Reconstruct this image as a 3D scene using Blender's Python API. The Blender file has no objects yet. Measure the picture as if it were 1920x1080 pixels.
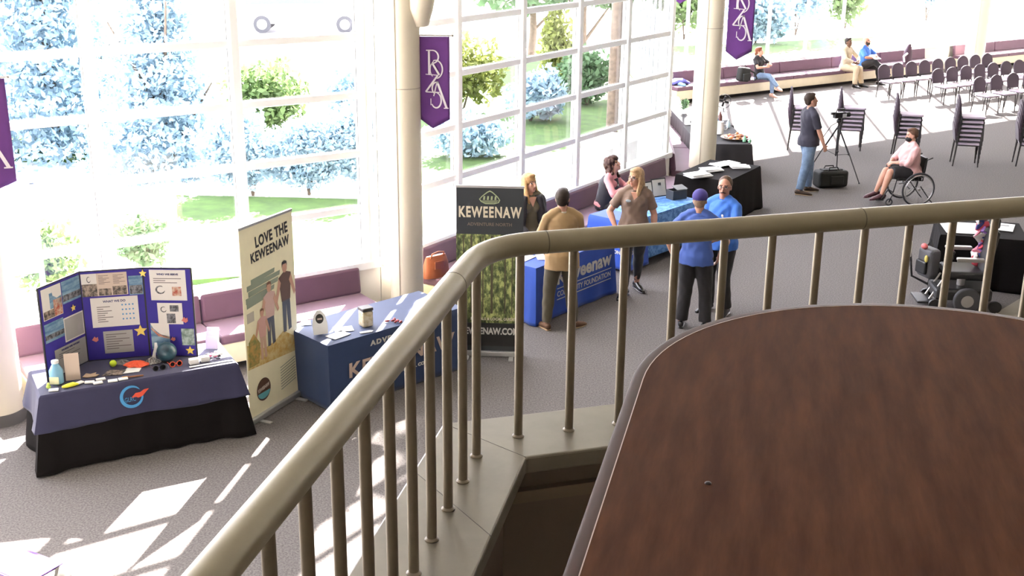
import bpy, math, random
from math import sin, cos, pi, radians as R, atan2, sqrt
from mathutils import Vector, Matrix, noise
import numpy as np
S = bpy.context.scene
COL = S.collection
random.seed(4)
# ---------------------------------------------------------------- camera
PITCH, ROLL, EYE = .3152, .00998, 5.0
cd = bpy.data.cameras.new('camera'); cam = bpy.data.objects.new('camera', cd); COL.objects.link(cam)
cd.sensor_width = 36; cd.lens = 2224/1920*36; cd.clip_start = .05; cd.clip_end = 400
fw = Vector((0, cos(PITCH), -sin(PITCH))); up0 = Vector((0, sin(PITCH), cos(PITCH))); rt0 = Vector((1, 0, 0))
rt = rt0*cos(ROLL)+up0*sin(ROLL); up = up0*cos(ROLL)-rt0*sin(ROLL)
cam.matrix_world = Matrix(((rt.x, up.x, -fw.x, 0), (rt.y, up.y, -fw.y, 0), (rt.z, up.z, -fw.z, EYE), (0, 0, 0, 1)))
S.camera = cam
# ---------------------------------------------------------------- light
SUN_EL, SUN_AZ = 36.6, 98            # sun stands beyond the windows
w = bpy.data.worlds.new('sky'); S.world = w; w.use_nodes = True
bg = w.node_tree.nodes['Background']; bg.inputs[0].default_value = (.90, .915, 1, 1); bg.inputs[1].default_value = 2.1
sl = bpy.data.lights.new('sun', 'SUN'); sl.energy = 13; sl.angle = R(.5); sl.color = (1, .95, .87)
so = bpy.data.objects.new('sun', sl); COL.objects.link(so)
# light travels towards -y (into the hall)
d = Vector((-cos(R(82)), -sin(R(82)), -math.tan(R(SUN_EL)))).normalized()
so.rotation_euler = d.to_track_quat('-Z', 'Y').to_euler(); so.location = (0, 30, 25)
S.view_settings.view_transform = 'Standard'; S.view_settings.look = 'None'
S.view_settings.exposure = 2.95; S.view_settings.gamma = 1; S.view_settings.use_curve_mapping = False
# ---------------------------------------------------------------- materials
MATS = {}
def mat(name, col, rough=.6, metal=0, var=0, vs=8, spec=.5, trans=0, emit=None, sheen=0, coat=0, bump=0, bs=200, alpha=1):
    if name in MATS: return MATS[name]
    m = bpy.data.materials.new(name); m.use_nodes = True; nt = m.node_tree; b = nt.nodes['Principled BSDF']
    b.inputs['Base Color'].default_value = (*col, 1); b.inputs['Roughness'].default_value = rough
    b.inputs['Metallic'].default_value = metal; b.inputs['Specular IOR Level'].default_value = spec
    b.inputs['Transmission Weight'].default_value = trans; b.inputs['Coat Weight'].default_value = coat
    b.inputs['Sheen Weight'].default_value = sheen; b.inputs['Alpha'].default_value = alpha
    if emit: b.inputs['Emission Color'].default_value = (*emit, 1); b.inputs['Emission Strength'].default_value = 1
    tc = nt.nodes.new('ShaderNodeTexCoord')
    if var:
        n = nt.nodes.new('ShaderNodeTexNoise'); n.inputs['Scale'].default_value = vs; n.inputs['Detail'].default_value = 5
        nt.links.new(tc.outputs['Object'], n.inputs['Vector'])
        r = nt.nodes.new('ShaderNodeMapRange'); r.inputs[1].default_value = .3; r.inputs[2].default_value = .7
        r.inputs[3].default_value = 1-var; r.inputs[4].default_value = 1+var
        nt.links.new(n.outputs[0], r.inputs[0])
        x = nt.nodes.new('ShaderNodeVectorMath'); x.operation = 'SCALE'; x.inputs[0].default_value = col
        nt.links.new(r.outputs[0], x.inputs['Scale']); nt.links.new(x.outputs[0], b.inputs['Base Color'])
    if bump:
        n = nt.nodes.new('ShaderNodeTexNoise'); n.inputs['Scale'].default_value = bs; n.inputs['Detail'].default_value = 3
        nt.links.new(tc.outputs['Object'], n.inputs['Vector'])
        bp = nt.nodes.new('ShaderNodeBump'); bp.inputs['Strength'].default_value = bump; bp.inputs['Distance'].default_value = .01
        nt.links.new(n.outputs[0], bp.inputs['Height']); nt.links.new(bp.outputs[0], b.inputs['Normal'])
    MATS[name] = m; return m
def mix_mat(name, c1, c2, scale, rough=.8, lo=.4, hi=.6, detail=6, stretch=(1, 1, 1), metal=0, c3=None, coat=0, spec=.5):
    if name in MATS: return MATS[name]
    m = bpy.data.materials.new(name); m.use_nodes = True; nt = m.node_tree; b = nt.nodes['Principled BSDF']
    b.inputs['Roughness'].default_value = rough; b.inputs['Metallic'].default_value = metal; b.inputs['Coat Weight'].default_value = coat
    b.inputs['Specular IOR Level'].default_value = spec
    tc = nt.nodes.new('ShaderNodeTexCoord'); mp = nt.nodes.new('ShaderNodeMapping'); mp.inputs['Scale'].default_value = stretch
    nt.links.new(tc.outputs['Object'], mp.inputs[0])
    n = nt.nodes.new('ShaderNodeTexNoise'); n.inputs['Scale'].default_value = scale; n.inputs['Detail'].default_value = detail
    n.inputs['Roughness'].default_value = .65
    nt.links.new(mp.outputs[0], n.inputs['Vector'])
    cr = nt.nodes.new('ShaderNodeValToRGB'); e = cr.color_ramp.elements
    e[0].position = lo; e[0].color = (*c1, 1); e[1].position = hi; e[1].color = (*c2, 1)
    if c3: q = cr.color_ramp.elements.new((lo+hi)/2); q.color = (*c3, 1)
    nt.links.new(n.outputs[0], cr.inputs[0]); nt.links.new(cr.outputs[0], b.inputs['Base Color'])
    MATS[name] = m; return m
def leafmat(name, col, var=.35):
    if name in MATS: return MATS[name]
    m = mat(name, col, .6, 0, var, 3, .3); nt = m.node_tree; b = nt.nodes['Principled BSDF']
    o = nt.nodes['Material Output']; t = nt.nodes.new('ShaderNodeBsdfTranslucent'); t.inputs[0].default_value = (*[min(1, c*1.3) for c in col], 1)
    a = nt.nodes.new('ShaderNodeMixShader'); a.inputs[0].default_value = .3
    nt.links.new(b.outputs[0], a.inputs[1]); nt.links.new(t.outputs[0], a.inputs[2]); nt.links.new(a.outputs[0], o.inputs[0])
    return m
def glassmat():
    m = bpy.data.materials.new('window glass'); m.use_nodes = True; nt = m.node_tree; nt.nodes.remove(nt.nodes['Principled BSDF'])
    o = nt.nodes['Material Output']; t = nt.nodes.new('ShaderNodeBsdfTransparent'); t.inputs[0].default_value = (.98, .965, .975, 1)
    g = nt.nodes.new('ShaderNodeBsdfGlossy'); g.inputs['Roughness'].default_value = .02
    f = nt.nodes.new('ShaderNodeLayerWeight'); f.inputs[0].default_value = .5
    pw = nt.nodes.new('ShaderNodeMath'); pw.operation = 'POWER'; pw.inputs[1].default_value = 5; nt.links.new(f.outputs['Facing'], pw.inputs[0])
    ma = nt.nodes.new('ShaderNodeMath'); ma.operation = 'MULTIPLY_ADD'; ma.inputs[1].default_value = .8; ma.inputs[2].default_value = .02
    nt.links.new(pw.outputs[0], ma.inputs[0])
    a = nt.nodes.new('ShaderNodeMixShader'); nt.links.new(ma.outputs[0], a.inputs[0])
    nt.links.new(t.outputs[0], a.inputs[1]); nt.links.new(g.outputs[0], a.inputs[2]); nt.links.new(a.outputs[0], o.inputs[0])
    return m
GLASS = glassmat()
white_paint = mat('white paint', (.80, .78, .73), .5, var=.03, vs=1.5)
cream_paint = mat('cream paint', (.66, .60, .47), .55, var=.04, vs=1.5)
carpet = mix_mat('grey carpet', (.085, .078, .075), (.180, .166, .160), 55, .95, .36, .64, 8, spec=.1)
rail_metal = mix_mat('champagne painted metal', (.255, .222, .148), (.295, .258, .175), 6, .33, metal=.25, lo=.3, hi=.7)
bal_metal = mix_mat('bronze painted metal', (.165, .138, .10), (.22, .187, .138), 8, .35, metal=.3, lo=.3, hi=.7)
ledge_m = mix_mat('satin ledge metal', (.17, .155, .12), (.22, .20, .16), 5, .38, metal=.3, lo=.3, hi=.7)
knee_m = mat('dark brown panel', (.14, .105, .08), .5, var=.1, vs=4)
wood = mix_mat('walnut veneer', (.048, .0155, .0080), (.105, .040, .0190), 4, .6, .25, .75, 4, (7, 1.0, 1), c3=(.074, .0275, .0135), spec=.06)
wood_edge = mix_mat('walnut edge', (.035, .014, .010), (.055, .023, .016), 6, .4, .3, .7, 8, (9, 1.2, 1), spec=.12)
purple_uph = mat('plum upholstery', (.128, .064, .100), .7, var=.06, vs=5, sheen=.2)
black_cloth = mat('black cloth', (.0065, .0052, .0052), .9, spec=.15)
# ---------------------------------------------------------------- mesh builder
class MB:
    def __init__(s): s.v = []; s.f = []; s.m = []; s.cur = 0
    def add(s, vs, fs):
        o = len(s.v); s.v += [tuple(v) for v in vs]; s.f += [tuple(i+o for i in f) for f in fs]; s.m += [s.cur]*len(fs); return s
    def box(s, c, d, rz=0, M=None):
        x, y, z = d[0]/2, d[1]/2, d[2]/2
        P = [Vector((a*x, b*y, e*z)) for a in (-1, 1) for b in (-1, 1) for e in (-1, 1)]
        if M is None: M = Matrix.Rotation(rz, 3, 'Z')
        P = [M @ p + Vector(c) for p in P]
        return s.add(P, [(0, 1, 3, 2), (4, 6, 7, 5), (0, 4, 5, 1), (2, 3, 7, 6), (0, 2, 6, 4), (1, 5, 7, 3)])
    def prism(s, poly, z0, z1):
        n = len(poly); P = [(x, y, z0) for x, y in poly]+[(x, y, z1) for x, y in poly]
        F = [tuple(range(n-1, -1, -1)), tuple(range(n, 2*n))]+[(i, (i+1) % n, (i+1) % n+n, i+n) for i in range(n)]
        return s.add(P, F)
    def extr(s, poly, M, t):        # 2D outline in the local xz plane of M, thickness t along local y
        n = len(poly); P = [M @ Vector((x, -t/2, z)) for x, z in poly]+[M @ Vector((x, t/2, z)) for x, z in poly]
        F = [tuple(range(n)), tuple(range(2*n-1, n-1, -1))]+[(i, i+n, (i+1) % n+n, (i+1) % n) for i in range(n)]
        return s.add(P, F)
    def ring(s, pts, rs, n=12, side=None, cap='flat'):
        """loft of ellipses; rs items are r or (rx, ry)"""
        pts = [Vector(p) for p in pts]; rs = [(r, r) if not isinstance(r, (tuple, list)) else r for r in rs]
        if cap == 'dome':
            a = (pts[0]-pts[1]).normalized(); b = (pts[-1]-pts[-2]).normalized(); p0, r0, p1, r1 = pts[0], rs[0], pts[-1], rs[-1]
            k = [(.5, .87), (.85, .53), (.98, .2)]
            m0, m1 = min(r0), min(r1)
            pts = [p0+a*m0*q[0] for q in reversed(k)]+pts+[p1+b*m1*q[0] for q in k]
            rs = [(r0[0]*q[1], r0[1]*q[1]) for q in reversed(k)]+rs+[(r1[0]*q[1], r1[1]*q[1]) for q in k]
        V = []; N = len(pts); prev = None
        for i, p in enumerate(pts):
            t = (pts[min(i+1, N-1)]-pts[max(i-1, 0)])
            t = t.normalized() if t.length > 1e-9 else Vector((0, 0, 1))
            if side is not None: x = Vector(side)
            elif prev is not None: x = prev
            else: x = Vector((1, 0, 0)) if abs(t.x) < .9 else Vector((0, 1, 0))
            x = x-t*x.dot(t)
            if x.length < 1e-6: x = t.orthogonal()
            x.normalize(); prev = x; y = t.cross(x)
            for k in range(n):
                a = 2*pi*k/n; V.append(p+x*cos(a)*rs[i][0]+y*sin(a)*rs[i][1])
        F = [(i*n+k, i*n+(k+1) % n, (i+1)*n+(k+1) % n, (i+1)*n+k) for i in range(N-1) for k in range(n)]
        F += [tuple(range(n-1, -1, -1)), tuple((N-1)*n+k for k in range(n))]
        return s.add(V, F)
    def cyl(s, a, b, r0, r1=None, n=16): return s.ring([a, b], [r0, r0 if r1 is None else r1], n)
    def tube(s, pts, r, n=8): return s.ring(pts, [r]*len(pts), n)
    def ell(s, c, r, M=None, nu=16, nv=10):
        if not isinstance(r, (tuple, list)): r = (r, r, r)
        M = M or Matrix.Identity(3); c = Vector(c)
        V = [c+M@Vector((0, 0, -r[2]))]
        for j in range(1, nv):
            a = -pi/2+pi*j/nv
            for i in range(nu): b = 2*pi*i/nu; V.append(c+M@Vector((r[0]*cos(a)*cos(b), r[1]*cos(a)*sin(b), r[2]*sin(a))))
        V.append(c+M@Vector((0, 0, r[2])))
        F = [(0, 1+(i+1) % nu, 1+i) for i in range(nu)]
        for j in range(nv-2):
            for i in range(nu): a = 1+j*nu; F.append((a+i, a+(i+1) % nu, a+nu+(i+1) % nu, a+nu+i))
        L = len(V)-1; a = 1+(nv-2)*nu
        F += [(a+i, a+(i+1) % nu, L) for i in range(nu)]
        return s.add(V, F)
    def lathe(s, prof, c=(0, 0, 0), n=24):
        V = [(c[0]+r*cos(2*pi*k/n), c[1]+r*sin(2*pi*k/n), c[2]+z) for r, z in prof for k in range(n)]
        N = len(prof); F = [(i*n+k, i*n+(k+1) % n, (i+1)*n+(k+1) % n, (i+1)*n+k) for i in range(N-1) for k in range(n)]
        F += [tuple(range(n-1, -1, -1)), tuple((N-1)*n+k for k in range(n))]
        return s.add(V, F)
    def torus(s, c, R_, r, M=None, n=36, k=8):
        M = M or Matrix.Identity(3); c = Vector(c); V = []; F = []
        for i in range(n):
            a = 2*pi*i/n
            for j in range(k):
                b = 2*pi*j/k; V.append(c+M@Vector(((R_+r*cos(b))*cos(a), (R_+r*cos(b))*sin(a), r*sin(b))))
                F.append((i*k+j, ((i+1) % n)*k+j, ((i+1) % n)*k+(j+1) % k, i*k+(j+1) % k))
        return s.add(V, F)
    def mesh(s, name, mats, smooth=False):
        me = bpy.data.meshes.new(name); me.from_pydata(s.v, [], s.f); me.update()
        for m in (mats if isinstance(mats, (list, tuple)) else [mats]): me.materials.append(m)
        if any(s.m): me.polygons.foreach_set('material_index', s.m)
        if smooth: me.polygons.foreach_set('use_smooth', [True]*len(me.polygons))
        return me
    def build(s, name, mats, parent=None, smooth=False, bevel=0, loc=None, rz=0, label=None, seg=2):
        o = bpy.data.objects.new(name, s.mesh(name, mats, smooth)); COL.objects.link(o)
        if parent: o.parent = parent
        if loc is not None: o.location = loc
        o.rotation_euler.z = rz
        if bevel:
            b = o.modifiers.new('bevel', 'BEVEL'); b.width = bevel; b.segments = seg; b.limit_method = 'ANGLE'; b.angle_limit = R(35)
        if smooth: autosmooth(o.data)
        if label: o['label'] = label
        return o
def autosmooth(me, ang=40):
    me.polygons.foreach_set('use_smooth', [True]*len(me.polygons))
    try: me.set_sharp_from_angle(angle=R(ang))
    except Exception: pass
def thing(name, label, cat, loc=(0, 0, 0), rz=0, group=None):
    o = bpy.data.objects.new(name, None); COL.objects.link(o); o.location = loc; o.rotation_euler.z = rz
    o.empty_display_size = .1
    return tag(o, label, cat, group)
def tag(o, label, cat, group=None, kind=None):
    if label: o['label'] = label
    if cat: o['category'] = cat
    if group: o['group'] = group
    if kind: o['kind'] = kind
    return o
def struct(o): o['kind'] = 'structure'; return o
def dup(root, loc, rz=None, label=None, group=None):
    def cp(o, par):
        c = o.copy(); COL.objects.link(c); c.parent = par
        for ch in list(o.children):
            if ch.name in COL.objects: cp(ch, c)
        return c
    r = cp(root, None); r.location = loc
    if rz is not None: r.rotation_euler.z = rz
    if label: r['label'] = label
    if group: r['group'] = group
    return r
def rotz(p, a): return (p[0]*cos(a)-p[1]*sin(a), p[0]*sin(a)+p[1]*cos(a))
def text(txt, size, m, parent, pos, M=None, name='lettering', bold=0, width=None, ext=.001, align='CENTER', shear=0, spacing=1, label=None):
    """raised lettering: local x along the text, local z up, faces local -y"""
    cu = bpy.data.curves.new('t', 'FONT'); cu.body = txt; cu.size = size; cu.extrude = ext; cu.offset = bold; cu.align_x = align
    cu.shear = shear; cu.space_character = spacing; cu.resolution_u = 3
    o = bpy.data.objects.new('t', cu); COL.objects.link(o); dg = bpy.context.evaluated_depsgraph_get()
    me = bpy.data.meshes.new_from_object(o.evaluated_get(dg)); bpy.data.objects.remove(o)
    n = len(me.vertices); a = np.empty(n*3); me.vertices.foreach_get('co', a); a = a.reshape(-1, 3)
    sx = 1
    if width and n:
        sx = width/max(1e-6, a[:, 0].max()-a[:, 0].min())
    T = (M.to_4x4() if M is not None else Matrix.Identity(4)) @ Matrix.Rotation(R(90), 4, 'X') @ Matrix.Diagonal((sx, 1, 1, 1))
    me.transform(T); me.materials.clear(); me.materials.append(m)
    o = bpy.data.objects.new(name, me); COL.objects.link(o); o.parent = parent; o.location = pos
    if label: o['label'] = label
    return o
# ================================================================ structure
A0 = Vector((-3.6, 12.65, 0));  dA = Vector((cos(R(34.5)), sin(R(34.5)), 0))
B0 = Vector((-1.65, 14.0, 0)); dB = Vector((cos(R(57)), sin(R(57)), 0)); B1 = B0+dB*8.05
D1 = Vector((3.30, 31.2, 0)); dD = (D1-B1).normalized()
dC = Vector((.819, .574, 0)); C0 = D1; C1 = C0+dC*24
AL = A0-dA*11
flp = [(AL.x, AL.y), (B0.x, B0.y), (B1.x, B1.y), (D1.x, D1.y), (C1.x, C1.y), (C1.x, -7), (AL.x, -7)]
struct(MB().prism(flp[::-1], -.05, 0).build('floor', carpet))
struct(MB().prism(flp[::-1], 8.0, 8.2).build('ceiling', white_paint))
HG = 7.1
mull_m = mat('white window frame', (.88, .89, .89), .4, spec=.4)
gasket = mat('grey gasket', (.22, .24, .24), .5)
ZB = [1.47, 2.14, 2.83, 3.505, 4.19, 4.88, 5.57, 6.26]
def window_wall(name, P0, P1, muls, n, zt=HG, sill=.79, dz=0, zb=ZB, mw=.115, md=.13):
    """glass wall between P0 and P1 with mullions at distances muls from P0; frame, panes and base panel are parts"""
    d = (P1-P0); L = d.length; d.normalize(); a = atan2(d.y, d.x); nrm = Vector((-d.y, d.x, 0))
    root = bpy.data.objects.new(f'window_{n}', None); COL.objects.link(root); root['kind'] = 'structure'
    root.location = P0; root.rotation_euler.z = a
    for i, m in enumerate(muls):
        b = MB(); b.box((m, 0, (sill+zt)/2), (mw, md, zt-sill)); o = b.build('mullion', mull_m, root, bevel=.02)
        g = MB()
        for q in (-1, 1): g.box((m+q*(mw/2+.005), .03, (sill+zt)/2), (.010, .05, zt-sill))
        g.build('gasket', gasket, root)
    for z in zb:
        z += dz
        if z > zt: break
        MB().box((L/2, .0, z), (L, .065, .085)).build('transom', mull_m, root, bevel=.01)
    MB().box((L/2, .03, sill-.03), (L, .24, .10)).build('sill', mull_m, root, bevel=.01)
    MB().box((L/2, 0, zt+.06), (L, .2, .14)).build('head', mull_m, root)
    MB().box((L/2, .04, (sill+zt)/2), (L, .008, zt-sill)).build('pane', GLASS, root)
    w_ = MB().box((L/2, .06, (sill-.06)/2), (L, .2, sill-.06)).build(f'wall_{name}_base', white_paint, None, loc=P0, rz=a); w_['kind'] = 'structure'
    w_ = MB().box((L/2, .06, (zt+.1+8)/2), (L, .3, 8-zt-.1)).build(f'wall_{name}_top', white_paint, None, loc=P0, rz=a); w_['kind'] = 'structure'
    return root
LA = (B0-AL).length; sA0 = (A0-AL).length
window_wall('left', AL, B0, [sA0-.88+1.545*k for k in range(-6, 3)]+[LA-.12], 1)
LB = (B1-B0).length
window_wall('middle', B0, B1, [.1, 1.66, 3.2, 4.77, 6.33, 7.92], 2, dz=.055)
LD = (D1-B1).length
window_wall('recess', B1, D1, [.05+1.55*k for k in range(1, 8)], 3)
window_wall('far', C0, C1, [.05+1.55*k for k in range(0, 16)], 4, zb=[], mw=.07, md=.05)
# side and back walls behind the camera
struct(MB().box((C1.x+.1, (C1.y-7)/2, 4), (.2, C1.y+7, 8)).build('wall_right', white_paint))
struct(MB().box(((C1.x+AL.x)/2, -7.1, 4), (C1.x-AL.x, .2, 8)).build('wall_back', cream_paint))
struct(MB().box((AL.x-.1, (AL.y-7)/2, 4), (.2, AL.y+7, 8)).build('wall_side', white_paint))
# beige tiled strip of floor at lower right
struct(MB().prism([(5.55, 13.7), (9.5, 10.9), (12, 15.2), (9.2, 17.6), (6.92, 15.2)][::1], 0, .012).build('trim_1', mat('beige tile', (.20, .18, .145), .6, var=.06)))
# columns
def column(x, y, r, label, base=True):
    t = thing('column', label, 'column', (x, y, 0))
    MB().cyl((0, 0, 0), (0, 0, 8), r, n=40).build('shaft', cream_paint, t, smooth=True)
    MB().cyl((0, 0, 0), (0, 0, .12), r+.015, n=40).build('base_band', mat('grey rubber base', (.10, .095, .09), .6), t, smooth=True)
    s = MB()
    for z in (2.93, 5.86): s.lathe([(r+.001, z), (r+.002, z+.003), (r+.002, z+.009), (r+.001, z+.012)], n=40)
    s.build('joint_line', mat('column joint line', (.42, .37, .29), .6), t)  # thin darker beige line at each shaft joint
    MB().box((-r*.35, -r*.94, 4), (.008, .012, 8)).build('seam', mat('column joint line', (0, 0, 0)), t)
    return t
column(-1.285, 13.82, .20, 'cream round column behind the navy table, with a purple banner')
column(3.42, 21.15, .235, 'cream round column behind the black covered table')
column(-5.13, 10.93, .235, 'cream round column at the left edge beside the exhibit table')
cc = C0+dC*13.1+Vector((.574, -.819, 0))*.9
column(cc.x, cc.y, .3, 'white column between the two far benches')
t = thing('column_brace', 'cream slanting brace tube rising from the banner column', 'brace', (-1.08, 13.85, 4.0))
MB().ring([(0, -.05, -.35), (0.0, -.08, -.16), (.12, -.2, .45), (.55, -.75, 2.6)], [(.10, .10), (.155, .155), (.16, .16), (.16, .16)], 24).build('tube', cream_paint, t, smooth=True)
# ---------------------------------------------------------------- benches
bench_base = mat('cream bench base', (.72, .64, .47), .55, var=.03)
dark_kick = mat('dark toe kick', (.03, .027, .025), .8)
def bench(P, d, L, label, segs=1, lean=0):
    """P: near end of the base front line; d: direction; seat is to the left of d"""
    a = atan2(d.y, d.x); t = thing('window_bench', label, 'bench', (P.x, P.y, 0), a, 'plum window benches')
    MB().box((L/2, .42, .05), (L-.04, .40, .10)).build('toe_kick', dark_kick, t)
    MB().box((L/2, .315, .22), (L, .61, .24)).build('base', bench_base, t, bevel=.01)
    n = segs; l = L/n
    for k in range(n):
        MB().box((l*(k+.5), .295, .395), (l-.012, .63, .11)).build('seat_cushion', purple_uph, t, bevel=.03, seg=3)
        b = MB(); M = Matrix.Rotation(-.12, 3, 'X')
        b.box((l*(k+.5), .585, .60), (l-.012, .11, .33), M=M); b.build('back_cushion', purple_uph, t, bevel=.035, seg=3)
    return t
nA = Vector((-dA.y, dA.x, 0)); nB = Vector((-dB.y, dB.x, 0)); nC = Vector((-.574, .819, 0))
bA = Vector((-2.48, 12.86, 0))
# bench A: base front from the far left to x=-1.75
bl = 4.02
e = Vector((-1.62, 13.42, 0))-nA*.16; bench(e-dA*bl, dA, bl, 'plum padded bench under the left windows behind the sunlit roll-up banner', 2)
p = B0-nB*.66+dB*.62; Lb = 7.15
bench(p, dB, Lb, 'plum padded bench where the curly haired woman sits', 3)
pD = Vector((3.42, 20.75, 0)); bench(pD, Vector((.075, .997, 0)), 8.6, 'plum bench in the recess behind the round column', 4)
cF = C0-nC*.78
bench(cF+dC*.6, dC, 10.9, 'long plum bench under the far windows where people sit', 5)
bench(cF+dC*13.0, dC, 8.5, 'plum bench under the far windows behind the chair rows', 4)
# ---------------------------------------------------------------- balcony with railing
uR = Vector((.956, .293, 0)); uL = Vector((-.2, -.98, 0)).normalized(); K = Vector((-.07, 2.95, 0))
def off(pt, d, n_, o): return pt+n_*o
def offset_corner(o):   # corner of path offset by o towards outside (away from camera)
    nR = Vector((-uR.y, uR.x, 0)); nL = Vector((uL.y, -uL.x, 0))
    # solve K + nR*o + uR*a = K + nL*o + uL*b
    M_ = np.array([[uR.x, -uL.x], [uR.y, -uL.y]]); r_ = nL*o-nR*o
    a_, b_ = np.linalg.solve(M_, [r_.x, r_.y]); return K+nR*o+uR*a_
nR = Vector((-uR.y, uR.x, 0)); nL = Vector((uL.y, -uL.x, 0))
LR, LL = 9.0, 5.5
def band(o0, o1, z0, z1):
    c0, c1 = offset_corner(o0), offset_corner(o1)
    P = [c0+uR*LR, c1+uR*LR, c1, c1+uL*LL, c0+uL*LL, c0]
    return MB().prism([(p.x, p.y) for p in P][::-1], z0, z1)
bs = offset_corner(.1)
slab = [bs, bs+uL*9, bs+uL*9+Vector((16, 0, 0)), bs+uR*LR+Vector((2, -6, 0)), bs+uR*LR]
struct(MB().prism([(p.x, p.y) for p in slab], 2.75, 3.1).build('floor_balcony', mat('dark balcony carpet', (.2, .16, .13), .9)))
struct(band(-.06, .08, 2.6, 3.55).build('wall_balcony', knee_m))
struct(band(-.085, -.06, 3.44, 3.475).build('trim_2', mat('moulding brown', (.17, .13, .09), .5)))
struct(band(-.13, .14, 3.55, 3.6).build('trim_3', ledge_m, bevel=.006))
jl = mat('ledge joint line', (.06, .05, .04), .6)
_b = MB(); _p, _q = offset_corner(-.128), offset_corner(.138)
_b.tube([(_p.x, _p.y, 3.5995), (_q.x, _q.y, 3.5995)], .0012, 6)
_p, _q = offset_corner(-.128)+uL*.42, offset_corner(.138)+uL*.30
_b.tube([(_p.x, _p.y, 3.5995), (_q.x, _q.y, 3.5995)], .0012, 6); struct(_b.build('trim_4', jl))
rl = thing('guard_rail', 'champagne metal guard rail bending around the balcony corner', 'railing', (K.x, K.y, 3.6))
zr = .55
c = K; pts = [uL*4.6]; 
q0, q1 = uL*.16, uR*.14
pts += [uL*.34]
for k in range(0, 11):
    s_ = k/10; pts.append(q0*(1-s_)**2+q1*s_*s_)
pts += [uR*.3, uR*8.6]
hr = MB().ring([Vector(p)+Vector((0, 0, zr)) for p in pts], [.0305]*len(pts), 28); hr.build('handrail', rail_metal, rl, smooth=True)
jm = mat('dark joint', (.12, .1, .07), .5)
for p_, d_ in ((uL*.33, uL), (uR*1.11, uR), (uR*.165, uR)):
    MB().cyl(Vector(p_)-d_*.0015+Vector((0, 0, zr)), Vector(p_)+d_*.0015+Vector((0, 0, zr)), .0311, n=28).build('joint', jm if p_ is not uR*.165 else rail_metal, rl, smooth=True)
bal = []
for k in range(42): bal.append(uR*(.095+.1475*k))
for k in range(26): bal.append(uL*(.10+.148*k))
bm0 = None
for p_ in bal:
    b = MB().cyl((0, 0, 0), (0, 0, zr-.015), .0118, n=14); b.lathe([(.017, 0), (.017, .003), (.011, .008)], n=14)
    if bm0 is None: bm0 = b.build('baluster', bal_metal, rl, smooth=True); bm0.location = p_
    else:
        o = bm0.copy(); COL.objects.link(o); o.parent = rl; o.location = p_
# ---------------------------------------------------------------- foreground table
TZ = 4.15; ax = Vector((.22, .975, 0)).normalized(); nx = Vector((ax.y, -ax.x, 0))
tc_ = Vector((.80, 1.94, 0)); r_ = .589
tt = thing('balcony_table', 'dark walnut table with rounded end in the foreground', 'table', (tc_.x, tc_.y, 3.1), -atan2(ax.x, ax.y))
def stad(r, L=1.5, n=48):
    P = [(r*cos(pi*k/n), r*sin(pi*k/n)) for k in range(n+1)]; return P+[(-r, -L), (r, -L)]
ht = TZ-3.1
MB().prism(stad(r_-.0225), ht-.03, ht+.0).build('tabletop', wood, tt)
# edge ring with rounded lip
def ringm(ri, ro, prof):
    mb = MB(); 
    loops = [[(p[0], p[1], z) for p in stad(r)] for r, z in prof]
    n = len(loops[0]); V = [v for l in loops for v in l]; F = []
    for i in range(len(loops)):
        j = (i+1) % len(loops)
        for k in range(n): F.append((i*n+k, i*n+(k+1) % n, j*n+(k+1) % n, j*n+k))
    mb.add(V, F); return mb
ringm(0, 0, [(r_-.022, ht-.035), (r_-.003, ht-.035), (r_, ht-.030), (r_, ht-.006), (r_-.002, ht-.002), (r_-.006, ht-.0003), (r_-.022, ht-.0003)][::-1]).build('edge_band', wood_edge, tt, smooth=True)
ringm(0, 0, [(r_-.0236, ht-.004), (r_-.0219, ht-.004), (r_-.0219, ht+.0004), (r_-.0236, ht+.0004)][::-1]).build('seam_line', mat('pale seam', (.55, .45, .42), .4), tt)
_u = rotz((.305-.8, 1.645-1.94), atan2(ax.x, ax.y))
MB().ell((0, 0, 0), (.0055, .0055, .003)).build('cap', mat('dark maroon cap', (.012, .003, .004), .3), tt, smooth=True, loc=(_u[0], _u[1], ht))
# ================================================================ outdoors
grass = mix_mat('lawn', (.020, .046, .007), (.045, .095, .013), 3, .95, .3, .7)
paving = mat('pale paving', (.62, .60, .56), .8, var=.05, vs=.6)
asphalt = mat('grey road', (.34, .34, .35), .85, var=.06, vs=.5)
struct(MB().box((10, 100, -.16), (260, 240, .1)).build('ground', paving))
def patch(name, poly, m, z, label, cat): 
    return tag(MB().prism(poly, -.11, z).build(name, m), label, cat)
patch('lawn', [(-4.6, 15.6), (-1.2, 16.6), (-.6, 20.3), (-6.0, 20.6)], grass, -.03, 'bright lawn strip outside the left windows', 'lawn')
patch('lawn', [(-.6, 18.6), (1.2, 20.2), (2.3, 23.0), (2.9, 40), (-.5, 42), (-4.5, 30), (-2.4, 21.6)], grass, -.04, 'green lawn outside the middle windows', 'lawn')
patch('lawn', [(-30, 24), (-7, 23.5), (-6.6, 43), (-30, 40)], grass, -.05, 'lawn under the trees beyond the far left window', 'lawn')
patch('lawn', [(3.6, 36), (22, 46), (22, 52), (3.6, 43.5)], grass, -.05, 'lawn beyond the far windows', 'lawn')
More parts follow.
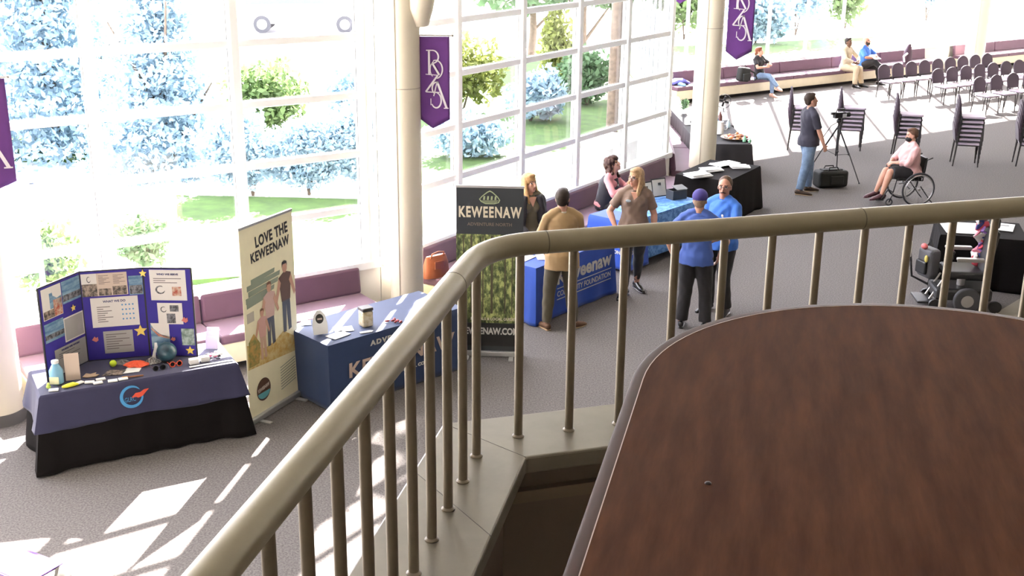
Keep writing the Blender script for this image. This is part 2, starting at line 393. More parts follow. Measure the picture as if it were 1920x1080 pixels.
def leaves(mb, c, r, n, size, rng):
    u = rng.normal(size=(n, 3)); u /= np.linalg.norm(u, axis=1)[:, None]
    rad = rng.random(n)**.4
    lump = 1+.18*np.sin(u[:, 0]*5+c[0])*np.cos(u[:, 1]*4+c[1]*2)+.12*np.sin(u[:, 2]*9)
    P = u*(rad*lump)[:, None]*np.array(r)+np.array(c)
    a = rng.normal(size=(n, 3)); a /= np.linalg.norm(a, axis=1)[:, None]
    b = np.cross(a, rng.normal(size=(n, 3))); b /= np.linalg.norm(b, axis=1)[:, None]
    s = size*(.6+.8*rng.random(n))[:, None]
    V = np.stack([P-a*s, P-b*s*.5, P+a*s, P+b*s*.5], 1).reshape(-1, 3)
    o = len(mb.v); mb.v += [tuple(x) for x in V.tolist()]; mb.f += [(o+4*i, o+4*i+1, o+4*i+2, o+4*i+3) for i in range(n)]; mb.m += [0]*n
def bush(x, y, w_, d_, h, m, label, n=1500, size=.09, name='shrub', cat='shrub', group='shrubs outside the windows'):
    rng = np.random.default_rng(int(abs(x*131+y*17))+3)
    t = thing(name, label, cat, (x, y, -.1), 0, group)
    mb = MB()
    for k in range(5):
        a = rng.random()*6.28; leaves(mb, (cos(a)*w_*.22, sin(a)*d_*.22, h*(.42+.18*rng.random())), (w_*.34, d_*.34, h*.42), n//5, size, rng)
    mb.build('foliage', m, t)
    s = MB()
    for k in range(3): a = k*2.1; s.ring([(0, 0, 0), (cos(a)*w_*.15, sin(a)*d_*.15, h*.6)], [.03, .012], 6)
    s.build('stem', bark, t); return t
bark = mat('bark', (.10, .075, .055), .9, var=.3, vs=12)
def tree(x, y, r, z0, z1, m, label, n=5000, size=.16, tr=.13, conifer=False):
    rng = np.random.default_rng(int(abs(x*91+y*7))+5)
    t = thing('tree', label, 'tree', (x, y, -.1), 0, 'trees outside the hall')
    mb = MB(); h = z1-z0
    if conifer:
        for k in range(9):
            f = k/8; rr = r*(1-f*.85); leaves(mb, (0, 0, z0+h*(f*.93)), (rr, rr, h*.09), int(n/9*(1.4-f)), size, rng)
    else:
        for k in range(9):
            a = rng.random()*6.28; q = r*.5*rng.random()**.5; leaves(mb, (cos(a)*q, sin(a)*q, z0+h*(.28+.48*rng.random())), (r*.55, r*.55, h*.3), n//9, size, rng)
    mb.build('crown', m, t)
    s = MB(); s.ring([(0, 0, 0), (.05, 0, z0), (0, .1, z0+h*.7)], [tr*1.2, tr, tr*.3], 10)
    for k in range(5):
        a = k*1.3; s.ring([(.03, 0, z0+h*.1*k*.5), (cos(a)*r*.6, sin(a)*r*.6, z0+h*(.3+.08*k))], [tr*.45, tr*.1], 6)
    s.build('trunk', bark, t, smooth=True); return t
lf1 = leafmat('leaf deep green', (.075, .14, .065)); lf2 = leafmat('leaf sky shade blue', (.27, .38, .45)); lf3 = leafmat('leaf light green', (.11, .17, .06))  # blue green leaf colour carries the cast of sky-lit shade
lf4 = leafmat('leaf yellow green', (.17, .20, .05)); lf5 = leafmat('blossom pale', (.75, .7, .62))
# left windows
tree(-9.6, 24.5, 2.6, .4, 7.5, lf2, 'shade-tinted blue green spruce through the leftmost panes', 30000, .085, conifer=True)
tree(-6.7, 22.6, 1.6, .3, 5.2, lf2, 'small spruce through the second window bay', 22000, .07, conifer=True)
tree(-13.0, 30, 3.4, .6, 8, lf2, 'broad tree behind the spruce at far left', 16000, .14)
bush(-7.0, 15.6, 1.1, .9, 1.7, lf5, 'white flowering shrub close outside the leftmost panes', 900, .06)
bush(-6.2, 15.2, .9, .9, 1.1, lf3, 'low leafy shrub close outside the leftmost panes', 1200, .06)
bush(-5.3, 16.3, .9, .8, .8, lf1, 'low dark shrub outside the second window bay', 1200, .06)
bush(-4.7, 20.9, 1.6, 1.0, 1.55, lf2, 'shade-tinted blue green hedge shrub at left end of the lawn strip', 9000, .055)
bush(-3.7, 21.0, 1.5, 1.0, 1.5, lf2, 'shade-tinted blue green hedge shrub in the middle behind the lawn strip', 9000, .055)
bush(-2.7, 21.1, 1.5, 1.0, 1.6, lf2, 'shade-tinted blue green hedge shrub at right end of the lawn strip', 9000, .055)
bush(-5.4, 25.8, 2.0, 1.6, 1.8, lf3, 'sunlit round shrub behind the hedge on the left', 3000, .09)
bush(-3.3, 26.4, 2.0, 1.6, 1.9, lf2, 'sunlit round shrub behind the hedge on the right', 3000, .09)
# middle windows
tree(4.4, 27.4, 3.6, 6.0, 13.6, lf1, 'large shade tree outside the middle windows', 22000, .24, .22)
tree(1.9, 22.9, 1.9, 4.9, 9.4, lf1, 'leafy tree close outside the middle windows', 8000, .2, .1)
tree(1.9, 34.5, 1.9, 1.2, 6.5, lf1, 'dark tree far behind the fourth middle window', 14000, .16)
tree(.6, 42, 2.6, .8, 6.0, lf1, 'dark tree at the back of the green lawn', 6500, .2)
bush(1.9, 31, 1.4, 1.4, 1.5, lf1, 'dark shrub under the far tree on the lawn', 2500, .1)
bush(-.9, 24.4, 1.9, 1.2, 1.0, lf2, 'low shade-tinted blue green shrub at the near edge of the lawn', 2600, .08)
bush(.4, 28.5, 1.6, 1.3, 1.3, lf2, 'low shrub in the middle of the lawn', 2500, .09)
bush(-1.3, 29.8, 2.2, 1.6, 1.9, lf4, 'yellow green bush on the lawn left of the low shrub', 2500, .1)
bush(1.25, 33.0, 1.0, 1.0, 2.4, lf4, 'upright yellow green bush near the dark tree', 2200, .1)
# far windows
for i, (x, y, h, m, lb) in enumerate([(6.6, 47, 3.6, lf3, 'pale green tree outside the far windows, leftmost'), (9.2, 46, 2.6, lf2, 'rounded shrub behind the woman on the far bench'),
        (11.4, 49, 4.2, lf2, 'shade-tinted blue green tree left of the two seated men'), (14.2, 52, 3.8, lf3, 'pale tree behind the two seated men'), (19, 56, 4, lf2, 'pale tree beyond the far right bench')]):
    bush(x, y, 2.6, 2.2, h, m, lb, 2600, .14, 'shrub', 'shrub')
# road, van and car
patch('road', [(-60, 44), (40, 44), (40, 62), (-60, 60)], asphalt, -.06, 'sunlit road beyond the lawn', 'road')
def vehicle(x, y, L, h, hood, label, body, cat, roof_flat=True, rz=0):
    t = thing('van' if roof_flat else 'car', label, cat, (x, y, -.06), rz)
    M = Matrix.Identity(4)
    if roof_flat: prof = [(-L/2, .35), (L/2-.05, .35), (L/2, .75), (L/2-.15, 1.0), (L/2-1.0, 1.15), (L/2-1.7, h), (-L/2+.2, h), (-L/2, 1.1)]
    else: prof = [(-L/2, .35), (L/2, .35), (L/2, .72), (L/2-.9, .88), (L/2-1.6, h), (-L/2+1.1, h), (-L/2+.35, .95), (-L/2, .9)]
    MB().extr(prof, M, 1.85).build('body', body, t, bevel=.06)
    gm = mat('vehicle glass', (.10, .16, .18), .15)
    if roof_flat: wn = [(-L/2+.25, 1.12), (-L/2+.35, h-.15), (L/2-1.75, h-.15), (L/2-1.25, 1.15)]
    else: wn = [(-L/2+.75, .93), (-L/2+1.25, h-.08), (L/2-1.65, h-.08), (L/2-1.1, .93)]
    MB().extr(wn, M, 1.87).build('side_windows', gm, t)
    for xx in (-L/2+.85, L/2-.9):
        for yy in (-.86, .86):
            w2 = MB().cyl((xx, yy-.1, .34), (xx, yy+.1, .34), .34, n=24).build('wheel', mat('tyre', (.05, .05, .055), .8), t, smooth=True)
            MB().cyl((xx, yy-.108, .34), (xx, yy+.108, .34), .2, n=20).build('hubcap', mat('hubcap', (.5, .5, .5), .3, .6), w2, smooth=True)
    return t
vehicle(-8.4, 48.8, 5.0, 1.95, 1, 'white van parked on the road seen through the upper left panes', mat('white car paint', (.8, .8, .8), .3, coat=.3), 'van', rz=R(4))
vehicle(-14.8, 47.2, 4.4, 1.45, 1, 'silver car parked left of the white van', mat('silver car paint', (.6, .65, .68), .3, .3), 'car', False, R(4))
# board added to stand for a window reflection, outside the leftmost panes
t = thing('reflection_board', 'blank white board standing in for a window reflection on dark blue posts outside the leftmost panes', 'board', (-6.35, 14.2, -.1), R(34))
pm = mat('slate blue post', (.10, .13, .22), .5)
for xx in (-.42, .42): MB().box((xx, 0, .85), (.06, .06, 1.7)).build('post', pm, t)
MB().box((0, 0, 1.6), (.78, .03, .22)).build('panel', mat('board white', (.8, .8, .8), .5), t)
MB().box((0, 0, .95), (.78, .03, .8)).build('panel', mat('board white', (.8, .8, .8), .5), t)
MB().box((0, 0, 1.74), (.96, .1, .05)).build('cap_rail', pm, t)
# grey block and raking brace outside the fifth middle pane
t = thing('stone_plinth', 'grey stone block outside the last middle pane', 'plinth', (1.75, 21.6, -.1), R(57))
MB().box((0, 0, .45), (1.2, .6, .9)).build('block', mat('grey stone', (.30, .31, .31), .8, var=.08), t, bevel=.02)
MB().box((0, 0, .93), (1.3, .7, .06)).build('coping', mat('pale coping', (.45, .45, .43), .8), t)
# ================================================================ furniture and displays
blue_cloth = mat('royal blue cloth', (.014, .068, .40), .75, var=.06, vs=6, sheen=.15)
lblue_cloth = mix_mat('patterned blue cloth', (.05, .16, .42), (.12, .28, .58), 14, .75, .45, .55, 2)
navy_cloth = mat('navy stretch cloth', (.010, .032, .105), .7, var=.05, sheen=.2)
slate_cloth = mat('slate navy cloth', (.020, .020, .060), .8, var=.05, sheen=.15)
whitep = mat('white paper', (.68, .68, .66), .6)
inkd = mat('dark ink', (.02, .02, .022), .7)
cream_ink = mat('cream print', (.62, .56, .42), .7)
def smoothstep(x): x = max(0, min(1, x)); return x*x*(3-2*x)
def drape(name, P, dirv, L, D, H, drop, m, label, cat='tablecloth', flare=.05, amp=.012, out=.006, freq=7, cf=.05, group=None, seed=1, hem=0.0, taper=0):
    """cloth over a table whose front left corner is P and front edge runs along dirv; depth to the left of dirv"""
    a = atan2(dirv[1], dirv[0]); N = []
    step = .035; r = .02
    def edge(p, q, n):
        k = max(2, int(math.dist(p, q)/step)); return [((p[0]+(q[0]-p[0])*i/k, p[1]+(q[1]-p[1])*i/k), n, min(i, k-i)*math.dist(p, q)/k) for i in range(k)]
    c4 = [(0, 0), (L, 0), (L, D), (0, D)]; nn = [(0, -1), (1, 0), (0, 1), (-1, 0)]
    loop = []
    for i in range(4):
        p, q = c4[i], c4[(i+1) % 4]; n = nn[i]; n0 = nn[i-1]
        loop.append((p, ((n[0]+n0[0])*.9, (n[1]+n0[1])*.9), 0))
        loop += edge(p, q, n)[1:]
    K = 14; V = []; F = []; n = len(loop); s = 0
    for k in range(K+1):
        t = k/K
        for j, (p, nv, dc) in enumerate(loop):
            if k == 0: o = 0; z = H
            else:
                z = H-.004-(drop-.004)*(t if k > 1 else .05)
                o = out+flare*t+amp*t*math.sin(j*step*freq*2*pi/2+seed)*(.6+.4*math.sin(j*.13+seed*2))+cf*t*math.exp(-(dc/.12)**2)-taper*t
                if k == K: z += hem*math.sin(j*.21+seed)
            V.append((p[0]+nv[0]*o, p[1]+nv[1]*o, z))
    for k in range(K):
        for j in range(n): F.append((k*n+j, k*n+(j+1) % n, (k+1)*n+(j+1) % n, (k+1)*n+j))
    F = [f[::-1] for f in F]
    F.append(tuple(range(n)))
    o = MB().add(V, F).build(name, m, loc=(P[0], P[1], 0), rz=a, smooth=True)
    o.modifiers.new('thick', 'SOLIDIFY').thickness = .003
    if label: tag(o, label, cat, group)
    return o
def fold_table(P, dirv, L, D, H, label):
    a = atan2(dirv[1], dirv[0]); t = thing('folding_table', label, 'table', (P[0], P[1], 0), a)
    MB().box((L/2, D/2, H-.02), (L-.01, D-.01, .03)).build('tabletop', mat('grey plastic', (.35, .35, .34), .5), t)
    for x in (.2, L-.2):
        for y in (.1, D-.1): MB().cyl((x, y, 0), (x, y, H-.035), .014, n=8).build('leg', mat('grey steel', (.2, .2, .2), .4, .6), t)
    return t
def fr(P, dirv):   # matrix of a table frame
    a = atan2(dirv[1], dirv[0]); return lambda x, y, z=0: (P[0]+x*cos(a)-y*sin(a), P[1]+x*sin(a)+y*cos(a), z)
# --- exhibit table
EP, ED = (-4.22, 9.80), (1.53, .83); EH = .74
fold_table(EP, ED, 1.78, .66, EH, 'folding table under the slate and black cloths, left exhibit')
drape('tablecloth', EP, ED, 1.78, .66, EH, .725, black_cloth, 'long black cloth reaching the floor under the slate blue cover', flare=.06, amp=.016, cf=.07, seed=2)
rc = drape('tablecloth', EP, ED, 1.78, .66, EH+.004, .33, slate_cloth, 'short slate blue table cover with a round blue and red logo', flare=.045, amp=.008, out=.014, cf=.05, seed=3, hem=.014)
E_ = fr(EP, ED)
# round logo on the cover front: ring, small letters, red bird-like swoosh
M0 = Matrix.Identity(4)
def arcpoly(R0, w0, a0, a1, n=28, ex=1):
    P = []; Q = []
    for i in range(n+1):
        a = a0+(a1-a0)*i/n; wv = w0*sin(pi*i/n)**.5 if ex else w0
        P.append((cos(a)*(R0+wv/2), sin(a)*(R0+wv/2))); Q.append((cos(a)*(R0-wv/2), sin(a)*(R0-wv/2)))
    return P+Q[::-1]
def decal(mb, poly, M, t=.0015): mb.extr(poly, M, t)
def shape(name, poly, m, parent, loc, Mr=None, t=.0016, label=None):
    mb = MB(); mb.extr(poly, Mr or M0, t); return mb.build(name, m, parent, loc=loc, label=label)
sky_blue = mat('logo blue', (.05, .25, .50), .6); red_ink = mat('logo red', (.62, .07, .03), .6)
lx, ly, lz = .78, -.041, .60
tilt = Matrix.Rotation(-.13, 4, 'X')
shape('logo_ring', arcpoly(.095, .030, R(35), R(385)), sky_blue, rc, (lx, ly-.003, lz), tilt)
shape('logo_swoosh', [(.0, .0), (.03, .028), (.075, .03), (.11, .05), (.155, .052), (.12, .02), (.09, -.01), (.05, -.02), (.03, -.008), (-.01, -.012)], red_ink, rc, (lx+.005, ly-.004, lz), tilt)
text('GLRC', .06, sky_blue, rc, (lx-.018, ly-.008, lz-.045), Matrix.Rotation(-.13, 3, 'X'), width=.10)
# --- tri-fold exhibit board
bd = thing('exhibit_board', 'tri-fold royal blue exhibit board covered with posters and stars', 'display board', (-4.08, 10.65, EH+.005), 0)
bblue = mat('board blue', (.030, .018, .24), .75, var=.05)
bedge = mat('board black edge', (.012, .012, .014), .6)
bw = {}
cardm = {'w': mat('card white', (.60, .57, .54), .6), 'g': mat('card grey', (.30, .29, .28), .6), 'b': mix_mat('photo blue', (.05, .14, .26), (.20, .32, .42), 5, .5, stretch=(1, 1, 4)),
         'c': mat('card cream', (.50, .40, .33), .6), 'n': mix_mat('photo brown', (.03, .025, .02), (.32, .25, .2), 22, .6), 'r': mix_mat('photo red', (.35, .06, .03), (.5, .4, .3), 18, .6),
         'e': mix_mat('photo green', (.10, .16, .12), (.35, .42, .4), 18, .6), 'k': mix_mat('photo dark', (.02, .02, .025), (.2, .2, .22), 25, .6), 'p': mat('print navy', (.03, .03, .12), .6)}
starm = mat('star yellow', (.75, .55, .12), .6); pinkm = mat('shell pink', (.55, .16, .14), .7); textm = mat('text grey', (.12, .1, .1), .7); dotm = mat('dot blue', (.08, .25, .5), .6)
def panel(x, y, ang, W, H, items, stars, pinks):
    p = bpy.data.objects.new('panel', MB().box((W/2, 0, H/2), (W, .006, H)).mesh('panel', bblue)); COL.objects.link(p); p.parent = bd; p.location = (x, y, 0); p.rotation_euler.z = ang
    e = MB()
    for q in ((0, H/2, .014, H), (W, H/2, .014, H)): e.box((q[0], 0, q[1]), (q[2], .012, q[3]))
    for q in (0, H): e.box((W/2, 0, q), (W, .012, .012))
    e.build('edge_trim', bedge, p)
    for it in items:
        s0, t0, s1, t1, m = it[:5]
        cx, cz, w_, h_ = (s0+s1)/2*W, (1-(t0+t1)/2)*H, (s1-s0)*W, (t1-t0)*H
        q = MB(); ms = [cardm[m]]; q.box((0, 0, 0), (w_, .002, h_))
        for ex in it[5:]:
            if ex[0] == 'img':      # printed picture
                ms.append(cardm[ex[5]]); q.cur = len(ms)-1
                q.box(((ex[1]+ex[3]-1)*w_/2, -.0012, -(ex[2]+ex[4]-1)*h_/2), ((ex[3]-ex[1])*w_, .001, (ex[4]-ex[2])*h_))
            if ex[0] == 'lines':    # blurred print lines
                ms.append(textm); q.cur = len(ms)-1; n = ex[5]
                for k in range(n):
                    ll = (.7+.3*math.sin(k*2.3+cx*9))*(ex[3]-ex[1])*w_
                    q.box(((ex[1]-.5)*w_+ll/2, -.0012, (.5-ex[2]-(ex[4]-ex[2])*(k+.5)/n)*h_), (ll, .0008, (ex[4]-ex[2])*h_/n*.33))
            if ex[0] == 'dots':
                ms.append(dotm); q.cur = len(ms)-1
                for i in range(4):
                    for j in range(4): q.cyl(((ex[1]+i*.075-.5)*w_, -.0005, (.5-ex[2]-j*.16)*h_), ((ex[1]+i*.075-.5)*w_, -.002, (.5-ex[2]-j*.16)*h_), .0085, n=12)
            if ex[0] == 'poly':
                ms.append(cardm[ex[1]] if ex[1] in cardm else inkd); q.cur = len(ms)-1
                q.extr([(a*w_, b*h_) for a, b in ex[2]], Matrix.Translation((0, -.0018, 0)), .001)
        o = q.build('poster', ms, p, loc=(cx, -.005, cz))
        for ex in it[5:]:
            if ex[0] == 'head': text(ex[1], ex[3], cardm['p'], p, (cx, -.0075, cz+ex[2]*h_), bold=.001, width=ex[4]*w_)
    for s_, t_, r in stars:
        shape('star', [(cos(pi/2+k*pi/5)*r*(1 if k % 2 == 0 else .45), sin(pi/2+k*pi/5)*r*(1 if k % 2 == 0 else .45)) for k in range(10)], starm, p, (s_*W, -.009, (1-t_)*H), t=.006)
    for s_, t_, r in pinks:
        shape('shell', [(-r, -r*.6), (-r*.6, r*.9), (0, r*.5), (r*.4, r*1.1), (r, 0), (r*.5, -r*.8)], pinkm, p, (s_*W, -.009, (1-t_)*H), Matrix.Rotation(.4, 4, 'Y'), t=.006)
    return p
LG = arcpoly(.12, .05, R(50), R(350), 14)
birdp = [(-.20, .02), (-.12, -.02), (-.05, -.12), (.0, -.04), (.08, .0), (.2, .1), (.1, .1), (.02, .08), (-.05, .12), (-.1, .04)]
# centre panel then wings
PW, PH = .575, .90
ca = R(15)
cx0, cy0 = 0, 0
panel(cx0, cy0, ca, PW, PH, [(.02, .03, .26, .28, 'w', ('img', 0, .45, 1, 1, 'n'), ('poly', 'k', [(a, b+.25) for a, b in LG])), (.26, .03, .74, .28, 'c', ('img', .04, .68, .46, .98, 'n'), ('img', .5, .6, .96, .98, 'n'), ('lines', .06, .08, .44, .5, 7), ('lines', .54, .08, .94, .5, 7)),
    (.76, .08, .98, .29, 'b', ('img', .05, .5, .95, .95, 'k')),
    (.13, .30, .88, .63, 'w', ('lines', .12, .28, .45, .85, 8), ('dots', .66, .28), ('head', 'WHAT WE DO', .33, .03, .48)),
    (.28, .68, .75, .93, 'g', ('lines', .08, .1, .92, .85, 7))], [(.88, .70, .062)], [(.15, .76, .028)])
hx, hy = cx0+PW*cos(ca), cy0+PW*sin(ca)
panel(hx, hy, R(0), .46, PH, [(.13, .02, .88, .36, 'w', ('head', 'WHO WE SERVE', .33, .025, .6), ('poly', 'k', [(a-.22, b-.15) for a, b in LG]), ('img', .6, .55, .85, .85, 'r'), ('lines', .1, .25, .9, .45, 3)),
    (.24, .39, .76, .63, 'w', ('img', .5, .1, .85, .4, 'k'), ('img', .35, .5, .7, .95, 'k'), ('poly', 'k', [(a*.9-.25, b+.2) for a, b in LG])),
    (.06, .62, .45, .92, 'b', ('poly', 'w', [(-.5, .5), (.5, .5), (.5, -.05), (.1, .02), (-.35, .3)]), ('poly', 'r', [(-.45, .34), (-.1, .1), (.5, -.02), (.5, -.1), (-.1, .0), (-.45, .25)]), ('img', .3, .08, .9, .25, 'k')),
    (.70, .68, .97, .87, 'e')], [(.0, .06, .038), (.86, .93, .045)], [(.80, .58, .03), (.52, .80, .022)])
la = R(70)
panel(cx0-.56*cos(la), cy0-.56*sin(la), la, .56, PH, [(.06, .03, .52, .36, 'w', ('img', .38, .2, .98, .7, 'b'), ('img', .55, .45, .98, .98, 'r'), ('img', .02, .72, .6, .98, 'n'), ('poly', 'w', [(.0, .5), (.48, .5), (.48, .12), (.25, .08), (.05, .2)])), (.54, .03, .98, .27, 'b', ('img', 0, .62, 1, .9, 'k')),
    (.05, .40, .50, .60, 'b', ('img', 0, .6, 1, .85, 'k')), (.50, .42, .98, .68, 'w', ('img', .04, .05, .96, .95, 'g'), ('lines', .1, .12, .9, .85, 9)),
    (.22, .71, .98, .99, 'g', ('head', 'WHERE WE WORK', .36, .022, .6), ('poly', 'x', [(a*1.1+.05, b-.12) for a, b in birdp]), ('lines', .12, .2, .8, .42, 3))], [(.76, .35, .032), (.14, .86, .034)], [])
# --- things on the exhibit table
def on_e(u, v, r=0): return None
def flat(name, poly_or_dims, m, xy, rz, label, cat, z, h=.004, group=None, parent=None):
    mb = MB()
    if isinstance(poly_or_dims[0], (int, float)): mb.box((0, 0, h/2), (poly_or_dims[0], poly_or_dims[1], h))
    else: mb.prism(poly_or_dims, 0, h)
    o = mb.build(name, m, loc=(xy[0], xy[1], z), rz=rz, bevel=0)
    if label: tag(o, label, cat, group)
    return o
ZE = EH+.0085
t = thing('brochure_stand', 'cream and blue brochure standing behind the bottle at left table end', 'brochure', (-4.05, 10.16, ZE), R(20))
Mb = Matrix.Rotation(-.2, 3, 'X')
MB().box((0, 0.02, .125), (.13, .012, .25), M=Mb).build('cover', cardm['c'], t); MB().box((0, .013, .07), (.12, .004, .12), M=Mb).build('picture', cardm['n'], t)
MB().box((0, .09, .1), (.1, .01, .2), M=Matrix.Rotation(.35, 3, 'X')).build('easel_back', cardm['w'], t)
t = thing('water_jug', 'clear blue plastic container at left end of exhibit table', 'container', (-4.17, 10.08, ZE), 0)
jug = mat('pale blue plastic', (.18, .38, .52), .25, spec=.5)
MB().lathe([(.05, 0), (.062, .01), (.062, .13), (.04, .17), (.03, .19), (.03, .2)], n=20).build('body', jug, t, smooth=True)
MB().lathe([(.033, .2), (.033, .225), (.0, .23)], n=16).build('cap', mat('cap white', (.6, .6, .6), .4), t, smooth=True)
MB().box((.0, -.063, .05), (.085, .004, .07)).build('label_card', mat('card yellow', (.68, .66, .42), .6), t)
o = MB().ell((0, 0, .033), .033, nu=20, nv=14).build('tennis_ball', mat('tennis yellow', (.50, .65, .03), .8), loc=(-3.79, 10.50, ZE), smooth=True); tag(o, 'bright yellow green tennis ball in front of the board', 'ball')
t = thing('yellow_toy', 'small yellow plastic toy near the left front corner', 'toy', (-4.02, 9.99, ZE), .5)
MB().ring([(-.06, 0, .015), (-.02, 0, .018), (.03, .01, .02), (.07, .02, .012)], [.012, .02, .022, .01], 10, cap='dome').build('body', mat('toy yellow', (.72, .7, .05), .5), t, smooth=True)
t = thing('green_toy', 'small lime green toy at the left front corner', 'toy', (-4.2, 9.95, ZE), 0)
MB().ell((0, 0, .02), (.022, .02, .02)).build('body', mat('toy lime', (.45, .6, .1), .5), t, smooth=True); MB().ell((0, 0, .045), .014).build('head', mat('toy lime', (0, 0, 0)), t, smooth=True)
cds = [(-4.14, 9.91, .3, 'short white card beside the green toy'), (-3.97, 10.08, 1.0, 'white card leaning on the next at left front'), (-3.88, 10.1, .2, 'white folded card second from left at front edge'), (-3.80, 10.17, .5, 'upper white card behind the middle front card'), (-3.80, 10.09, .5, 'lower white card in the middle of the front edge'), (-3.68, 10.14, .4, 'small white card left of the pen'), (-3.60, 10.19, .5, 'small white card nearest the pen'),
       (-3.05, 10.60, .5, 'stack of white cards in front of the right wing, left'), (-2.96, 10.67, .5, 'stack of white cards in front of the right wing, right')]
for i, (x, y, a, lb) in enumerate(cds):
    h = .05 if i >= 7 else .014
    MBc = MB().box((0, 0, h/2), (.085, .05 if i < 7 else .065, h)); o = MBc.build('card_stack' if i >= 7 else 'name_card', whitep, loc=(x, y, ZE), rz=a, bevel=.004); tag(o, lb, 'card', 'white cards on the exhibit table')
o = flat('photo_print', [(-.10, -.05), (.08, -.07), (.12, .04), (-.04, .08)], cardm['n'], (-3.74, 10.34), .3, 'brown photo print lying in front of the board', 'photo', ZE, .004)
o = flat('leaf_print', [(-.07, -.03), (-.02, -.05), (.05, -.04), (.08, .0), (.04, .02), (.05, .06), (0, .03), (-.04, .06)], mat('kraft', (.42, .30, .20), .8), (-3.93, 10.27), .3, 'tan jagged leaf shaped piece beside the photo print', 'leaf', ZE, .006)
o = flat('white_leaflet', [(-.10, -.04), (.06, -.06), (.10, .02), (-.02, .08)], whitep, (-3.59, 10.40), .5, 'white leaflet right of the brown photo print', 'leaflet', ZE, .004)
t = thing('wooden_pen', 'brown and orange pen at the middle of the table', 'pen', (-3.52, 10.24, ZE+.009), .35)
MB().cyl((-.09, 0, 0), (.09, 0, 0), .008, n=10).build('barrel', mat('pen brown', (.2, .07, .02), .4), t, smooth=True); MB().cyl((-.10, 0, 0), (-.05, 0, 0), .0095, n=10).build('grip', mat('pen orange', (.6, .3, .05), .4), t, smooth=True)
def crumple(name, m, xy, r, h, label, cat, seed):
    rng = random.Random(seed); mb = MB(); n = 16; V = [(0, 0, h)]; F = []
    for k, f in enumerate((.45, .8, 1)):
        for i in range(n): a = 2*pi*i/n; q = r*f*(.75+.5*rng.random()); V.append((q*cos(a), q*sin(a)*.75, h*(1-f)*(.4+.9*rng.random())+.002))
    for i in range(n): F.append((0, 1+i, 1+(i+1) % n))
    for k in range(2):
        for i in range(n): F.append((1+k*n+i, 1+(k+1)*n+i, 1+(k+1)*n+(i+1) % n, 1+k*n+(i+1) % n))
    F.append(tuple(range(1+2*n, 1+3*n))[::-1])
    o = mb.add(V, F).build(name, m, loc=(xy[0], xy[1], ZE)); return tag(o, label, cat)
crumple('orange_cloth', mat('coral fabric', (.72, .10, .04), .8), (-3.58, 10.56), .13, .045, 'crumpled coral orange cloth in front of the centre panel', 'cloth', 3)
crumple('grey_bag', mat('grey net', (.16, .16, .16), .7), (-3.74, 10.60), .09, .035, 'crumpled grey plastic left of the orange cloth', 'bag', 5)
crumple('mesh_bag', mix_mat('netting', (.05, .05, .05), (.35, .34, .32), 60, .7), (-3.45, 10.62), .09, .06, 'grey mesh bag between the orange cloth and the globe', 'bag', 8)
t = thing('globe_ball', 'dark teal ball resting in front of the right wing', 'ball', (-3.32, 10.66, ZE), 0)
MB().ell((0, 0, .095), .095, nu=28, nv=18).build('sphere', mix_mat('teal marbled', (.008, .03, .05), (.04, .11, .14), 6, .35), t, smooth=True)
MB().torus((0, 0, .006), .05, .007).build('ring_stand', bedge, t)
t = thing('paper_twist', 'white twisted paper tag standing beside the globe ball', 'tag', (-3.47, 10.73, ZE), 0)
MB().ring([(0, 0, 0), (.01, 0, .06), (.03, 0, .10), (.03, 0, .16)], [(.02, .004), (.014, .003), (.02, .004), (.012, .003)], 6).build('strip', whitep, t)
def glasses(xy, rz, fm, label):
    t = thing('sunglasses', label, 'sunglasses', (xy[0], xy[1], ZE), rz, 'sunglasses on the exhibit table'); lm = mat('lens black', (.01, .01, .012), .1)
    for s in (-1, 1):
        MB().torus((s*.033, 0, .022), .024, .005, Matrix.Rotation(R(80), 3, 'X'), 20, 6).build('rim', fm, t, smooth=True)
        MB().cyl((s*.033, -.001, .022), (s*.033, .002, .022), .023, n=18).build('lens', lm, t)
        MB().tube([(s*.058, 0, .028), (s*.062, .07, .02), (s*.06, .12, .008)], .0035, 6).build('temple', fm, t)
    MB().tube([(-.01, 0, .026), (0, 0, .03), (.01, 0, .026)], .004, 6).build('bridge', fm, t); return t
glasses((-3.33, 10.43), R(28), mat('black plastic', (.012, .012, .014), .3), 'black sunglasses on the slate cloth')
glasses((-3.20, 10.53), R(28), mat('red orange plastic', (.6, .07, .03), .4), 'orange red framed sunglasses beside the black pair')
t = thing('badge_pile', 'pile of small dark and pink trinkets at right table end', 'trinkets', (-2.90, 10.78, ZE), 0); rng = random.Random(3)
for k in range(9): MB().ell((rng.uniform(-.07, .07), rng.uniform(-.05, .05), .012+.012*(k % 3)), (.025, .02, .012)).build('trinket', [mat('black plastic', (0, 0, 0)), mat('magenta trinket', (.45, .03, .12), .4), whitep][k % 3], t, smooth=True)
o = flat('white_strip', (.42, .03), whitep, (-2.88, 10.60), R(28), 'long white strip along the right front table edge', 'strip', ZE, .004)
# clear flyer holder on bench edge behind the table
t = thing('flyer_rack', 'pale wire rack of flyers behind right end of exhibit table', 'rack', (-2.93, 11.05, EH-.02), 0)
t.location = (-2.97, 11.0, ZE-.004)
for k in range(3): MB().box((0, .03*k, .07+.02*k), (.12, .004, .13+.03*k), M=Matrix.Rotation(-.2, 3, 'X')).build('flyer', cardm['w'], t)
MB().tube([(-.07, -.01, .0), (-.07, 0, .06), (.07, 0, .06), (.07, -.01, 0)], .003, 6).build('wire', mat('pale wire', (.5, .5, .5), .3, .5), t)
